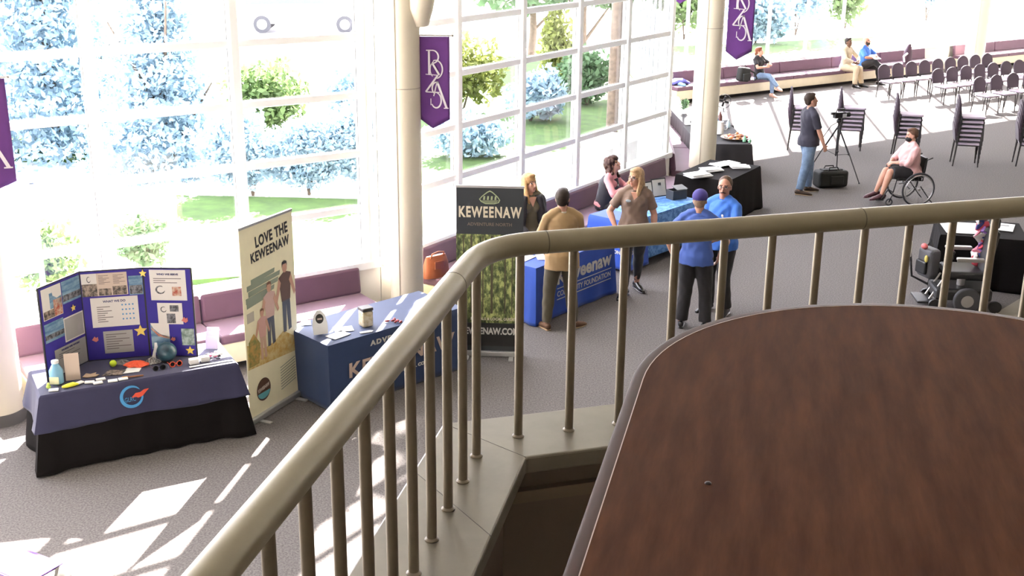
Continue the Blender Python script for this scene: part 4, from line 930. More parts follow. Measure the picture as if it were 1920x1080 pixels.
# --- tripod with camera, bag
t = thing('camera_tripod', 'black tripod carrying a video camera', 'tripod', (6.2, 22.5, 0), 0)
trm = mat('black aluminium', (.018, .017, .018), .4, .3); hd = (0, 0, .98)
for x, y in ((-.38, .45), (.02, -.12), (.32, -.62)):
    l = MB(); l.tube([(hd[0], hd[1], hd[2]), (x*.5, y*.5, .5)], .018, 8); l.tube([(x*.5, y*.5, .52), (x, y, 0.01)], .011, 8); l.ell((x, y, .012), .018, nu=8, nv=6); l.ell((x*.5, y*.5, .5), .026, nu=8, nv=6); l.build('leg', trm, t, smooth=True)
for x, y in ((-.38, .45), (.02, -.12), (.32, -.62)): MB().tube([(0, 0, .42), (x*.5, y*.5, .5)], .006, 6).build('spreader', trm, t)
MB().cyl((0, 0, .40), (0, 0, 1.06), .016, n=10).build('centre_column', trm, t); MB().ell((0, 0, 1.08), (.05, .05, .05)).build('pan_head', trm, t, smooth=True)
MB().tube([(.02, 0, 1.08), (-.16, -.08, 1.0), (-.36, -.16, .72)], .009, 6).build('pan_handle', trm, t)
t2c = thing('video_camera', 'black video camera mounted on the tripod', 'camera', (6.2, 22.5, 1.13), R(25))
MB().box((0, 0, .06), (.26, .09, .11)).build('body', trm, t2c, bevel=.012); MB().cyl((.13, 0, .06), (.23, 0, .06), .04, .05, n=18).build('lens', trm, t2c, smooth=True)
MB().tube([(-.09, 0, .11), (-.07, 0, .17), (.08, 0, .17), (.1, 0, .11)], .011, 8).build('carry_handle', trm, t2c); MB().box((-.16, 0, .10), (.08, .05, .05)).build('viewfinder', trm, t2c, bevel=.008); MB().cyl((-.02, .06, .15), (.16, .06, .16), .014, n=10).build('microphone', trm, t2c)
MB().box((.05, -.09, .06), (.09, .008, .07)).build('screen', mat('screen pale', (.4, .4, .42), .3), t2c)
t = thing('equipment_bag', 'large black soft equipment bag at the foot of the tripod', 'bag', (5.90, 21.62, 0), R(15))
bgm = mat('black nylon', (.010, .011, .010), .75, bump=.2, bs=40)
MB().box((0, 0, .165), (.60, .30, .31)).build('body', bgm, t, bevel=.055, seg=4); MB().box((0, 0, .325), (.40, .16, .03)).build('top_flap', bgm, t, bevel=.012)
for s_ in (-1, 1): MB().tube([(-.12, s_*.11, .27), (-.08, s_*.08, .38), (.08, s_*.08, .38), (.12, s_*.11, .27)], .012, 8).build('handle', bgm, t, smooth=True)
MB().box((.05, -.16, .15), (.26, .04, .16)).build('front_pocket', bgm, t, bevel=.012)
# --- lower right table, scooter seat and bags
PP, PD = (5.83, 15.60), (1.0, -.26)
PT = fr(PP, PD)
fold_table(PP, PD, 1.12, .95, .74, 'folding table under the black cloth beside the power chair')
drape('tablecloth', PP, PD, 1.12, .95, .742, .735, black_cloth, 'black cloth on the table beside the power wheelchair', flare=.03, amp=.012, cf=.05, seed=12)
for i, (x, y, w_, d_, a, lb) in enumerate([(.36, .42, .62, .6, .1, 'large white poster sheet on the table by the power chair'), (.86, .62, .3, .42, -.2, 'white form with a dark heading on the table by the power chair')]):
    q = PT(x, y); o = flat('paper_sheet', (w_, d_), whitep, q[:2], atan2(PD[1], PD[0])+a, lb, 'paper', .75+.004*i, .003)
MB().box((0, .08, .0035), (.16, .03, .002)).build('heading', inkd, o)
t = thing('lanyard_badge', 'pink badge on a dark lanyard hanging at the cloth front', 'badge', PT(.16, -.05, .66), 0)
MB().box((0, 0, -.16), (.07, .012, .10)).build('badge', mat('hot pink', (.62, .06, .22), .5), t, bevel=.006); MB().tube([(-.02, 0, -.11), (0, 0.0, 0.0), (.02, 0, -.11)], .004, 6).build('cord', bedge, t)
t = thing('power_wheelchair', 'black power wheelchair with bags, parked by the lower right table', 'wheelchair', (5.85, 14.75, 0), R(-95))
pk = mat('black vinyl', (.018, .018, .019), .45); sv = mat('silver trim', (.42, .40, .38), .3, .6)
MB().box((0, 0, .22), (.46, .72, .16)).build('base', pk, t, bevel=.04)
for x in (-.29, .29):
    w2 = MB().cyl((x-.035, .02, .17), (x+.035, .02, .17), .17, n=24).build('drive_wheel', mat('tyre', (0, 0, 0)), t, smooth=True, bevel=.015); MB().cyl((x-.038, .02, .17), (x+.038, .02, .17), .08, n=16).build('hub', sv, w2)
    for y in (-.36, .4):
        MB().cyl((x*.8-.02, y, .08), (x*.8+.02, y, .08), .08, n=18).build('caster', pk, t, smooth=True)
MB().cyl((0, 0, .28), (0, 0, .44), .05).build('seat_post', sv, t); MB().box((0, .0, .49), (.50, .48, .10)).build('seat', pk, t, bevel=.035, seg=3)
MB().box((0, .27, .80), (.48, .10, .58), M=Matrix.Rotation(-.12, 3, 'X')).build('backrest', pk, t, bevel=.04, seg=3)
MB().box((0, .33, 1.16), (.26, .08, .14)).build('headrest', pk, t, bevel=.03)
for x in (-.29, .29):
    MB().tube([(x, .22, .50), (x, .22, .70), (x, -.16, .70)], .015, 8).build('arm_tube', sv, t, smooth=True); MB().box((x, .0, .725), (.07, .34, .035)).build('armrest', sv, t, bevel=.012)
j = MB().cyl((.29, -.22, .72), (.29, -.22, .80), .012).build('joystick', pk, t); MB().ell((.29, -.22, .81), .022).build('knob', pk, j, smooth=True)
MB().tube([(-.2, -.3, .2), (-.32, -.55, .3), (-.32, -.60, .62)], .016, 8).build('holder_post', pk, t, smooth=True); MB().box((-.32, -.62, .68), (.10, .05, .22)).build('drink_holder', whitep, t, bevel=.01); MB().box((0, -.46, .10), (.40, .22, .03)).build('footplate', pk, t, bevel=.01)
for x in (-.1, .1): MB().tube([(x, -.24, .42), (x, -.40, .12)], .014, 8).build('leg_tube', sv, t)
t = thing('backpack', 'grey and black backpack hanging by the power wheelchair seat', 'backpack', (5.50, 15.02, .32), R(-70))
MB().box((0, 0, .20), (.28, .18, .40)).build('body', mat('grey nylon', (.09, .09, .10), .6), t, bevel=.055, seg=4); MB().tube([(-.1, .1, .36), (-.12, .15, .2), (-.1, .1, .04)], .014, 6).build('strap', pk, t, smooth=True)
MB().box((0, -.11, .15), (.2, .05, .18)).build('pocket', pk, t, bevel=.02); MB().tube([(-.05, 0, .42), (0, .0, .5), (.05, 0, .42)], .01, 6).build('handle', pk, t); MB().ell((-.02, -.08, .42), (.05, .04, .04)).build('pompom', mat('coral pink', (.6, .14, .14), .7), t, smooth=True); MB().ell((.09, -.12, .28), (.03, .02, .05)).build('yellow_tag', mat('tag yellow', (.5, .42, .1), .5), t, smooth=True)
t = thing('scarf_bundle', 'multicoloured scarf bundle with violet ribbon on the power chair back', 'scarf', (6.05, 14.80, .87), 0)
rng = random.Random(4); cs = [mat('scarf red', (.45, .05, .08), .8), mat('scarf blue', (.05, .07, .25), .8), mat('scarf white', (.55, .53, .52), .8), mat('scarf pink', (.5, .15, .2), .8), mat('scarf violet', (.25, .12, .4), .8)]
for k in range(16):
    z = -.30+.045*k; q = [(rng.uniform(-.08, .08), rng.uniform(-.04, .04), z+.05*j) for j in range(3)]
    MB().ring(q, [(.05, .016), (.06, .022), (.035, .012)], 10, side=(cos(k*.9), sin(k*.9), 0), cap='dome').build('fold', cs[k % 5], t, smooth=True)
# --- white covered table corner at bottom left
WP, WD = (-4.5, 7.25), (1, .02)
fold_table((-4.65, 6.55), (1, -.16), 1.55, .75, .74, 'folding table under the white cloth at the bottom left corner')
drape('tablecloth', (-4.65, 6.55), (1, -.16), 1.55, .75, .742, .70, mat('white cloth', (.72, .70, .66), .8), 'white cloth on the table cut by the bottom left corner', flare=.03, amp=.012, seed=3)
t = thing('purple_folder', 'white poster with a purple border on the corner table', 'poster', (-3.25, 6.95, .747), R(-30))
MB().box((0, 0, .004), (.42, .30, .006)).build('border', mat('violet card', (.14, .05, .35), .6), t); MB().box((-.005, -.005, .009), (.38, .26, .004)).build('sheet', whitep, t)
# far bags
t = thing('black_backpack', 'black backpack on the far bench left of the woman', 'backpack', (6.15, 32.05, .452), R(30))
MB().box((0, 0, .19), (.36, .2, .38), M=Matrix.Rotation(.15, 3, 'Y')).build('body', bgm, t, bevel=.06, seg=4); MB().box((.02, -.12, .13), (.26, .07, .2)).build('pocket', bgm, t, bevel=.025); MB().tube([(-.03, 0, .38), (.03, -.02, .44), (.08, 0, .38)], .010, 6).build('handle', bgm, t); MB().tube([(.16, -.05, .3), (.3, -.1, .22), (.40, -.1, .06), (.28, -.1, .02)], .022, 6).build('strap', bgm, t, smooth=True)
t = thing('dark_bag', 'upright dark bag with white straps on the far bench right of the men', 'bag', (11.9, 36.35, .452), R(35))
MB().ring([(0, 0, 0), (0, 0, .1), (.02, 0, .35), (.05, 0, .52)], [(.16, .10), (.19, .12), (.14, .10), (.06, .05)], 14, side=(1, 0, 0), cap='dome').build('body', mat('plum bag', (.05, .02, .04), .6), t, smooth=True); MB().tube([(-.2, -.06, .05), (-.28, -.08, .22), (-.12, -.08, .3)], .03, 8).build('strap', whitep, t, smooth=True)
# ================================================================ people
def fuse(mb, name, mats, voxel, smooth=4, fac=.5):
    me = mb.mesh(name, mats[0]); o = bpy.data.objects.new(name, me); COL.objects.link(o)
    r = o.modifiers.new('r', 'REMESH'); r.mode = 'VOXEL'; r.voxel_size = voxel; r.use_smooth_shade = True
    s = o.modifiers.new('s', 'SMOOTH'); s.iterations = smooth; s.factor = fac
    dg = bpy.context.evaluated_depsgraph_get(); dg.update()
    m2 = bpy.data.meshes.new_from_object(o.evaluated_get(dg)); bpy.data.objects.remove(o); bpy.data.meshes.remove(me)
    m2.name = name; m2.materials.clear()
    for m in mats: m2.materials.append(m)
    m2.polygons.foreach_set('use_smooth', [True]*len(m2.polygons)); return m2
def co(me):
    a = np.empty(len(me.vertices)*3); me.vertices.foreach_get('co', a); return a.reshape(-1, 3)
def wrinkle(me, amp, sc, stretch=(1, 1, .5)):
    a = co(me); n = np.empty(len(me.vertices)*3); me.vertices.foreach_get('normal', n); n = n.reshape(-1, 3)
    p = a*np.array(stretch)*sc
    q = np.sin(p[:, 0]*1.7+2.1*np.sin(p[:, 2]*.9+p[:, 1]))*np.cos(p[:, 2]*1.3+1.5*np.sin(p[:, 1]*1.1))+.5*np.sin(p[:, 2]*3.1+p[:, 0]*2.2)
    a = a+n*(q*amp)[:, None]; me.vertices.foreach_set('co', a.ravel()); me.update()
def ik(a, b, l1, l2, bend):
    a, b = Vector(a), Vector(b); d = b-a; L = d.length
    if L > (l1+l2)*.999: b = a+d*((l1+l2)*.999/L); d = b-a; L = d.length
    x = (l1*l1-l2*l2+L*L)/(2*L); h = sqrt(max(0, l1*l1-x*x)); u = d/L; w_ = Vector(bend); w_ = w_-u*w_.dot(u)
    return a+u*x+w_.normalized()*h, b
SK = {}
def skin(name, c):
    if name not in SK: SK[name] = mat(name, c, .5, var=.05, vs=15, spec=.3)
    return SK[name]
eye_m = mat('eye dark', (.01, .008, .008), .2); eyew = mat('eye white', (.45, .43, .42), .3)
def person(loc, face, label, H=1.75, skinc=(.44, .24, .17), skn='skin light', hairc=(.05, .03, .02), hair='short', female=False, build=1.0,
           pelvis=None, lean=(0, 0, 0), wrists=None, ankles=None, elb=None, knee=None, toes=None, head=(0, 0), palm=None, curl=.5,
           top=None, bottom=None, shoe=None, extra=None, voxel=.0085, sleeve=.6, shorts=1.0, collar=False, jacket=None, group=None, beard=None, glasses_=False, cap=None, mask=None, belly=0):
    k = H/1.75; t = thing('person', label, 'person', loc, R(face-90))
    V3 = lambda p: Vector(p)
    k1 = k; pelvis = pelvis or (0, 0, .085+.872*k)
    P = V3(pelvis)*1.0; C = P+Vector((lean[0], lean[1], .475*k*sqrt(max(.2, 1-(lean[0]**2+lean[1]**2)/(.475*k)**2)))); up_ = (C-P).normalized()
    sw = (.165 if female else .185)*k*(.5+.5*build); hw = .09*k
    twist = lean[2] if len(lean) > 2 else 0
    sx = Vector((cos(twist), sin(twist), 0))
    Sh = {-1: C-sx*sw-up_*.045*k, 1: C+sx*sw-up_*.045*k}; Hp = {-1: P+Vector((-hw, 0, -.03*k)), 1: P+Vector((hw, 0, -.03*k))}
    wrists = wrists or {-1: (-.25*k, .03, .80*k), 1: (.25*k, .03, .80*k)}
    ankles = ankles or {-1: (-.11*k, 0, .085), 1: (.11*k, 0, .085)}
    E_, W_, Kn, An = {}, {}, {}, {}
    for s in (-1, 1):
        E_[s], W_[s] = ik(Sh[s], wrists[s], .285*k, .255*k, (elb or {}).get(s, (s*.5, -1, -.1)))
        Kn[s], An[s] = ik(Hp[s], ankles[s], .43*k, .425*k, (knee or {}).get(s, (0, 1, 0)))
    nk = C+up_*.03*k; hy, hp_ = R(head[0]), R(head[1])
    Hc = nk+up_*.055*k+Vector((0, .012, .100*k))
    HM = Matrix.Rotation(hy, 3, 'Z') @ Matrix.Rotation(-hp_, 3, 'X')
    k = k*1.05; hv = lambda x, y, z: Hc+HM @ Vector((x*k1*1.05, y*k1*1.05, z*k1*1.05)); k = k1
    b = build
    mb = MB(); sidev = sx
    def torso(mb, g, z0=-.12, z1=None, shoulder=True):
        up2 = up_; wa = .135 if female else .150
        secs = [(-.10, .150, .105), (-.02, .165, .120), (.07, .155*(1 if not female else .97), .112), (.17, wa*1.0, .100+belly*.6), (.26, wa*1.06, .108+belly*.3), (.36, .168 if not female else .150, .115), (.42, .170 if not female else .148, .095), (.46, .125, .075), (.49, .07, .06)]
        pts = []; rs = []
        for z, rx, ry in secs:
            if z < z0: continue
            if z1 and z > z1: continue
            pts.append(P+(C-P)*(z/.46)+Vector((0, belly*.5*k if .05 < z < .3 else 0, 0))); rs.append(((rx*b+g)*k, (ry*b+belly*(.5 if .05 < z < .3 else 0)+g)*k))
        mb.ring(pts, rs, 24, side=sidev)
        if shoulder:
            for s in (-1, 1): mb.ring([C+sx*s*.035+up2*.045*k, C+sx*s*.10+up2*.018*k, Sh[s]+sx*s*.005], [(.045*k+g*.6, .05*k+g*.6), (.05*k+g*.7, .058*k+g*.7), (.052*k+g*.7, .052*k+g*.7)], 14, cap='dome')
        if female:
            for s in (-1, 1): mb.ell(P+(C-P)*.74+sx*s*.068*k+Vector((-sx.y, sx.x, 0))*.075*k, (.062+g, .058+g, .062+g), nu=12, nv=8)
    torso(mb, 0)
    mb.ring([C-up_*.02, nk, hv(0, -.012, -.075), hv(0, -.01, -.02)], [(.075*k, .065*k), (.062*k, .062*k), (.058*k, .060*k), (.055*k, .06*k)], 16)
    # head
    mb.ell(hv(0, -.012, .032), (.078*k, .097*k, .092*k), HM, 24, 16); mb.ell(hv(0, .018, -.035), (.061*k, .070*k, .079*k), HM, 20, 12)
    mb.ell(hv(0, .062, -.090), (.026*k, .022*k, .02*k), HM, 12, 8)
    mb.ring([hv(0, .080, .020), hv(0, .094, -.005), hv(0, .105, -.026), hv(0, .088, -.038)], [(.009*k, .01*k), (.011*k, .012*k), (.016*k, .013*k), (.014*k, .01*k)], 10, side=HM @ Vector((1, 0, 0)))
    for s in (-1, 1):
        mb.ell(hv(s*.074, -.005, -.005), (.010*k, .02*k, .032*k), HM, 10, 8); mb.ell(hv(s*.034, .062, -.012), (.022*k, .02*k, .02*k), HM, 10, 8)
        mb.ell(hv(s*.03, .072, .034), (.024*k, .012*k, .008*k), HM, 10, 6)
    mb.ell(hv(0, .084, -.060), (.024*k, .012*k, .006*k), HM, 10, 6); mb.ell(hv(0, .082, -.070), (.020*k, .012*k, .006*k), HM, 10, 6)
    hand_ends = {}
    for s in (-1, 1):
        mb.ring([Sh[s], Sh[s].lerp(E_[s], .5), E_[s]], [.052*k*b, .046*k*b, .038*k*b], 14, cap='dome'); mb.ring([E_[s], E_[s].lerp(W_[s], .3), W_[s]], [.040*k*b, .040*k*b, .027*k], 14, cap='dome')
        mb.ring([Hp[s], Hp[s].lerp(Kn[s], .5), Kn[s]], [.088*k*b, .075*k*b, .055*k*b], 16, cap='dome'); mb.ring([Kn[s], Kn[s].lerp(An[s], .3), An[s]], [.055*k*b, .056*k*b, .036*k], 14, cap='dome')
        # hand
        fd = (W_[s]-E_[s]).normalized(); pn = Vector((palm or {}).get(s, (-s, 0, 0))); pn = (pn-fd*pn.dot(fd)).normalized(); sd = fd.cross(pn).normalized()
        if sd.dot(Vector((0, 1, 0.3))) < 0: sd = -sd     # thumb side forwards
        M_ = W_[s]+fd*.09*k
        mb.ring([W_[s]-fd*.01, W_[s]+fd*.03*k, M_-fd*.02, M_], [(.026*k, .019*k), (.036*k, .018*k), (.041*k, .016*k), (.038*k, .013*k)], 12, side=sd)
        cu = (curl if not isinstance(curl, dict) else curl[s])
        for i, (o_, l) in enumerate(((.031, .070), (.011, .080), (-.010, .074), (-.030, .058))):
            p0 = M_-fd*.012+sd*o_*k; a1, a2 = cu*.7, cu*1.6
            d1 = fd*cos(a1)+pn*sin(a1)+sd*o_*1.2; d2 = fd*cos(a2)+pn*sin(a2)+sd*o_*.6
            p1 = p0+d1.normalized()*l*.55*k; p2 = p1+d2.normalized()*l*.5*k
            mb.ring([p0, p1, p2], [.0092*k, .0085*k, .007*k], 8, cap='dome')
        tb = W_[s]+fd*.03*k+sd*.028*k; t1_ = tb+(fd*.6+sd*.7+pn*.25).normalized()*.038*k; t2_ = t1_+(fd*.85+sd*.25+pn*.35).normalized()*.032*k
        mb.ring([tb-sd*.01, t1_, t2_], [.014*k, .011*k, .0088*k], 8, cap='dome')
        tdir = Vector((toes or {}).get(s, (s*.15, 1, -.05))).normalized()
        mb.ring([An[s]-tdir*.03+Vector((0, 0, -.04)), An[s]+tdir*.06*k+Vector((0, 0, -.045)), An[s]+tdir*.16*k+Vector((0, 0, -.055))], [(.035, .03), (.04, .025), (.03, .015)], 10, side=Vector((1, 0, 0)), cap='dome')
    lipm = mat('lip '+skn, tuple(c*m for c, m in zip(skinc, (.8, .5, .5))), .5); browm = mat('brow', (.06, .035, .02), .8)
    me = fuse(mb, 'body', [skin(skn, skinc), lipm, eye_m, browm, eyew], voxel, 3)
    cen = np.empty(len(me.polygons)*3); me.polygons.foreach_get('center', cen); cen = cen.reshape(-1, 3)
    mi = np.zeros(len(me.polygons), dtype=np.int32); IM = np.array(HM.transposed()); loc_h = ((cen-np.array(Hc)) @ IM.T)/k
    X, Y, Z = loc_h[:, 0], loc_h[:, 1], loc_h[:, 2]; fr_ = (Y > .05)
    mi[fr_ & (((np.abs(X))/.026)**2+((Z+.065)/.010)**2 < 1)] = 1
    mi[fr_ & (((np.abs(X)-.032)/.022)**2+((Z-.030)/.007)**2 < 1)] = 3
    mi[fr_ & (((np.abs(X)-.032)/.017)**2+((Z-.008)/.009)**2 < 1)] = 4
    mi[fr_ & (((np.abs(X)-.032)/.009)**2+((Z-.008)/.010)**2 < 1)] = 2
    me.polygons.foreach_set('material_index', mi)
    bo = bpy.data.objects.new('body', me); COL.objects.link(bo); bo.parent = t
    def part(name, mb2, m, vx=None, sm=4, wr=0, wsc=30, par=None):
        me2 = fuse(mb2, name, [m], vx or voxel*1.15, sm)
        if wr: wrinkle(me2, wr, wsc)
        o = bpy.data.objects.new(name, me2); COL.objects.link(o); o.parent = par or t; return o
    # hair
    hm = mat('hair %.2f %.2f' % (hairc[0], hairc[1]), hairc, .6, var=.25, vs=40, spec=.3)
    if hair != 'none':
        hb = MB()
        if hair in ('short', 'receding'):
            hb.ell(hv(0, -.026 if hair == 'short' else -.034, .046), (.087*k, .100*k, .096*k), HM, 22, 14); hb.ell(hv(0, -.055, -.005), (.074*k, .060*k, .066*k), HM, 16, 10)
            if hair == 'short': hb.ell(hv(0, .03, .100), (.064*k, .052*k, .032*k), HM, 14, 8)
        if hair in ('long', 'ponytail', 'bob'):
            hb.ell(hv(0, -.022, .044), (.092*k, .108*k, .100*k), HM, 22, 14); hb.ell(hv(0, .035, .100), (.064*k, .052*k, .030*k), HM, 12, 8)
            L_ = -.26 if hair == 'long' else -.16
            if hair != 'ponytail':
                for s in (-1, 1): hb.ring([hv(s*.06, -.01, .07), hv(s*.082, -.01, 0), hv(s*.085, .0, -.09), hv(s*.085, .035, -.17), hv(s*.075, .05, L_)], [(.03*k, .03*k), (.022*k, .045*k), (.026*k, .05*k), (.03*k, .035*k), (.014*k, .02*k)], 12, side=HM @ Vector((1, 0, 0)), cap='dome')
                hb.ring([hv(0, -.08, .06), hv(0, -.09, -.05), hv(0, -.09, -.15), hv(0, -.10, L_)], [(.06*k, .03*k), (.075*k, .035*k), (.09*k, .03*k), (.06*k, .02*k)], 14, side=HM @ Vector((1, 0, 0)), cap='dome')
            else:
                hb.ell(hv(0, -.06, -.01), (.062*k, .05*k, .055*k), HM); hb.ring([hv(0, -.10, .02), hv(0, -.13, -.04), hv(0, -.12, -.14)], [.022*k, .028*k, .012*k], 10, cap='dome')
        if hair == 'curly':
            rng = random.Random(7); hb.ell(hv(0, -.03, .045), (.10*k, .11*k, .105*k), HM)
            for i in range(280):
                a = rng.uniform(-pi, pi); z = rng.uniform(-.21, .13); 
                if cos(a) > -.02 and z < .06: continue
                r = .108 if z > -.05 else .120; r *= sqrt(max(.15, 1-max(0, (z-.03)/.115)**2)); hb.ell(hv(r*sin(a), -.02+r*cos(a)*(1.0), z), .031*k, None, 8, 6)
        part('hair', hb, hm, voxel*.95, 2, .0012, 160)
    if beard:
        hb = MB()
        if beard == 'mustache': hb.ring([hv(-.036, .078, -.058), hv(0, .098, -.050), hv(.036, .078, -.058)], [(.007, .006), (.012, .009), (.007, .006)], 8, cap='dome')
        else:
            hb.ell(hv(0, .030, -.068), (.064*k, .070*k, .056*k), HM); 
            for s in (-1, 1): hb.ell(hv(s*.055, .012, -.035), (.018*k, .032*k, .05*k), HM)
        part('mustache' if beard == 'mustache' else 'beard', hb, mat('beard hair', tuple(c*.9 for c in hairc), .8), voxel*.8, 1)
    if mask:
        hb = MB(); hb.ell(hv(0, .045, -.055), (.066*k, .072*k, .058*k), HM); part('face_mask', hb, mat('black mask', (.012, .012, .013), .8), voxel*.8, 2)
    if glasses_:
        g = MB()
        for s in (-1, 1):
            g.torus(hv(s*.034, .094, .006), .021*k, .0028, HM @ Matrix.Rotation(pi/2, 3, 'X'), 18, 5); g.tube([hv(s*.056, .088, .010), hv(s*.078, .0, .008)], .0028, 5)
        g.tube([hv(-.013, .096, .009), hv(.013, .096, .009)], .0028, 5); g.build('glasses', mat('glasses frame', (.05, .03, .025), .4), t, smooth=True)
    if cap:
        hb = MB(); hb.ell(hv(0, -.018, .062), (.095*k, .112*k, .092*k), HM, 22, 14); cp = part('cap', hb, cap, voxel*.9, 2)
        bm_ = MB(); bm_.ring([hv(0, .055, .066), hv(0, .10, .060), hv(0, .15, .046)], [(.066*k, .009), (.068*k, .008), (.045*k, .006)], 16, side=HM @ Vector((1, 0, 0)), cap='dome'); bm_.build('brim', cap, cp, smooth=True)
        bt = MB(); bt.ell(hv(0, -.018, .143), .009); bt.build('button', cap, cp)
    # clothes
    if top:
        tb_ = MB(); g = .016
        torso(tb_, g, -.02 if not jacket else -.02)
        hem = top.get('hem', -.08)
        tb_.ring([P+(C-P)*(hem/.46), P, P+(C-P)*.2], [((.172*b+g+.018)*k, (.130*b+g+.018+belly*.5)*k), ((.172*b+g+.012)*k, (.127*b+g+.014+belly*.5)*k), (.15*k*b+g, .10*k*b+g+belly*.5)], 24, side=sidev)
        for s in (-1, 1):
            f = top.get('sleeve', .6)    # fraction of the whole arm covered
            if f <= .52:
                e_ = Sh[s].lerp(E_[s], f/.52); tb_.ring([Sh[s]+sx*s*0-(e_-Sh[s])*.05, Sh[s].lerp(e_, .5), e_], [.060*k*b, .063*k*b, .062*k*b], 16)
            else:
                e_ = E_[s].lerp(W_[s], (f-.52)/.48); tb_.ring([Sh[s], E_[s]], [.061*k*b, .056*k*b], 16, cap='dome'); tb_.ring([E_[s], e_], [.056*k*b, .044*k*b], 16)
        part('shirt' if not jacket else 'jacket', tb_, top['m'], voxel*1.15, 4, top.get('wr', .0028), 26)
        if top.get('collar'):
            cb = MB(); cb.ring([C+up_*.012*k, C+up_*.05*k], [(.073*k, .070*k), (.066*k, .064*k)], 20, side=sidev); part('collar', cb, top['collar'], voxel*.8, 1)
        if top.get('vneck'):     # skin shows as the cut of the neckline
            vb = MB(); ctr = P+(C-P)*.93; f_ = Vector((-sx.y, sx.x, 0))
            vb.add([ctr+f_*(.140*k)+Vector((0, 0, -.075)), ctr+f_*(.116*k)-sx*.055+Vector((0, 0, .045)), ctr+f_*(.116*k)+sx*.055+Vector((0, 0, .045)), ctr+f_*(.12*k)+Vector((0, 0, -.075)), ctr+f_*(.06*k)-sx*.055+Vector((0, 0, .045)), ctr+f_*(.06*k)+sx*.055+Vector((0, 0, .045))], [(0, 2, 1), (3, 4, 5), (0, 1, 4, 3), (1, 2, 5, 4), (2, 0, 3, 5)]); vb.build('neckline', skin(skn, skinc), t)
    if bottom:
        pb = MB(); g = bottom.get('g', .016)
        pb.ring([P+(C-P)*(-.14/.46)*.8, P+(C-P)*(-.02/.46), P+(C-P)*(.08/.46)], [((.150*b+g)*k, (.115*b+g)*k), ((.165*b+.010)*k, (.120*b+.010)*k), ((.148*b+.006)*k, (.103*b+.006)*k)], 24, side=(1, 0, 0))
        for s in (-1, 1):
            L_ = bottom.get('len', 1.0)
            if L_ >= 1 or L_ > .55:
                e_ = Kn[s].lerp(An[s], (L_-.5)/.5*.98); pb.ring([Hp[s], Hp[s].lerp(Kn[s], .5), Kn[s]], [(.092*b+g)*k, (.078*b+g)*k, (.058*b+g)*k], 18, cap='dome')
                pb.ring([Kn[s], Kn[s].lerp(e_, .5), e_], [(.058*b+g)*k, (.052*b+g)*k, bottom.get('cuff', .052)*k+g*.3], 18)
                pb.ell(Kn[s], (.058*b+g)*k)
            else: e_ = Hp[s].lerp(Kn[s], L_/.5); pb.ring([Hp[s], e_], [(.092*b+g)*k, (.075*b+g)*k], 18)
        part('shorts' if bottom.get('len', 1) < .55 else 'trousers', pb, bottom['m'], voxel*1.2, 4, bottom.get('wr', .003), 24)
    if shoe:
        for s in (-1, 1):
            tdir = Vector((toes or {}).get(s, (s*.15, 1, -.05))).normalized(); sb = MB(); A = An[s]
            dn = Vector((0, 0, -1)) if tdir.z > -.5 else (Vector((0, 0, -1))-tdir*Vector((0, 0, -1)).dot(tdir)).normalized()
            sd = tdir.cross(dn); 
            sb.ring([A-tdir*.05+dn*.035, A+tdir*.02+dn*.03, A+tdir*.09*k+dn*.045, A+tdir*.17*k+dn*.055, A+tdir*.21*k+dn*.062], [(.036, .042), (.040, .046), (.045, .036), (.042, .026), (.028, .018)], 16, side=sd, cap='dome')
            if shoe.get('high'): sb.ring([A+dn*.02, A-dn*.05], [.045, .045], 14)
            so_ = part('shoe', sb, shoe['m'], voxel*.9, 2)
            sl_ = MB(); sl_.ring([A-tdir*.065+dn*.079, A+tdir*.05+dn*.079, A+tdir*.15*k+dn*.079, A+tdir*.225*k+dn*.079], [(.034, .008), (.040, .008), (.046, .008), (.026, .008)], 14, side=sd, cap='dome'); sl_.build('sole', shoe.get('sole', shoe['m']), so_, smooth=True)
    return t, dict(P=P, C=C, Hc=Hc, hv=hv, W=W_, E=E_, K=Kn, A=An, Sh=Sh, HM=HM, part=part, up=up_, sx=sx)
fabm = lambda n, c, **q: mat(n, c, .85, var=.06, vs=8, sheen=.1, **q)
navy_t = fabm('navy knit', (.018, .017, .030)); jean = mix_mat('blue denim', (.10, .15, .23), (.145, .21, .30), 9, .85); blk = fabm('black trousers cloth', (.009, .008, .010))
blue_sh = fabm('royal blue polo knit', (.035, .14, .50)); tan_j = fabm('tan blazer wool', (.30, .195, .09)); brown_t = fabm('taupe knit', (.155, .105, .075)); olive = fabm('olive grey trousers cloth', (.085, .072, .045))
bsh = {'m': mat('black leather shoe', (.012, .011, .011), .35)}
# man in tan jacket (seen from behind)
person((.60, 13.72, 0), 103, 'man in tan blazer and olive trousers seen from behind at the foundation table', 1.77, hairc=(.03, .02, .014), pelvis=None, lean=(0, .02),
       wrists={-1: (-.16, .22, .93), 1: (.16, .22, .93)}, elb={-1: (-1, -.3, 0), 1: (1, -.3, 0)}, ankles={-1: (-.17, .03, .085), 1: (.17, .0, .085)}, toes={-1: (-.2, 1, -.05), 1: (.8, .5, -.05)}, head=(-22, -4), beard='full', build=1.06,
       top={'m': tan_j, 'sleeve': .95, 'hem': -.17, 'collar': mat('shirt collar cream', (.5, .45, .36), .8), 'wr': .003}, jacket=True, bottom={'m': olive, 'cuff': .05}, shoe={'m': mat('brown suede', (.12, .06, .03), .8), 'sole': mat('sole tan', (.4, .28, .16), .7)})
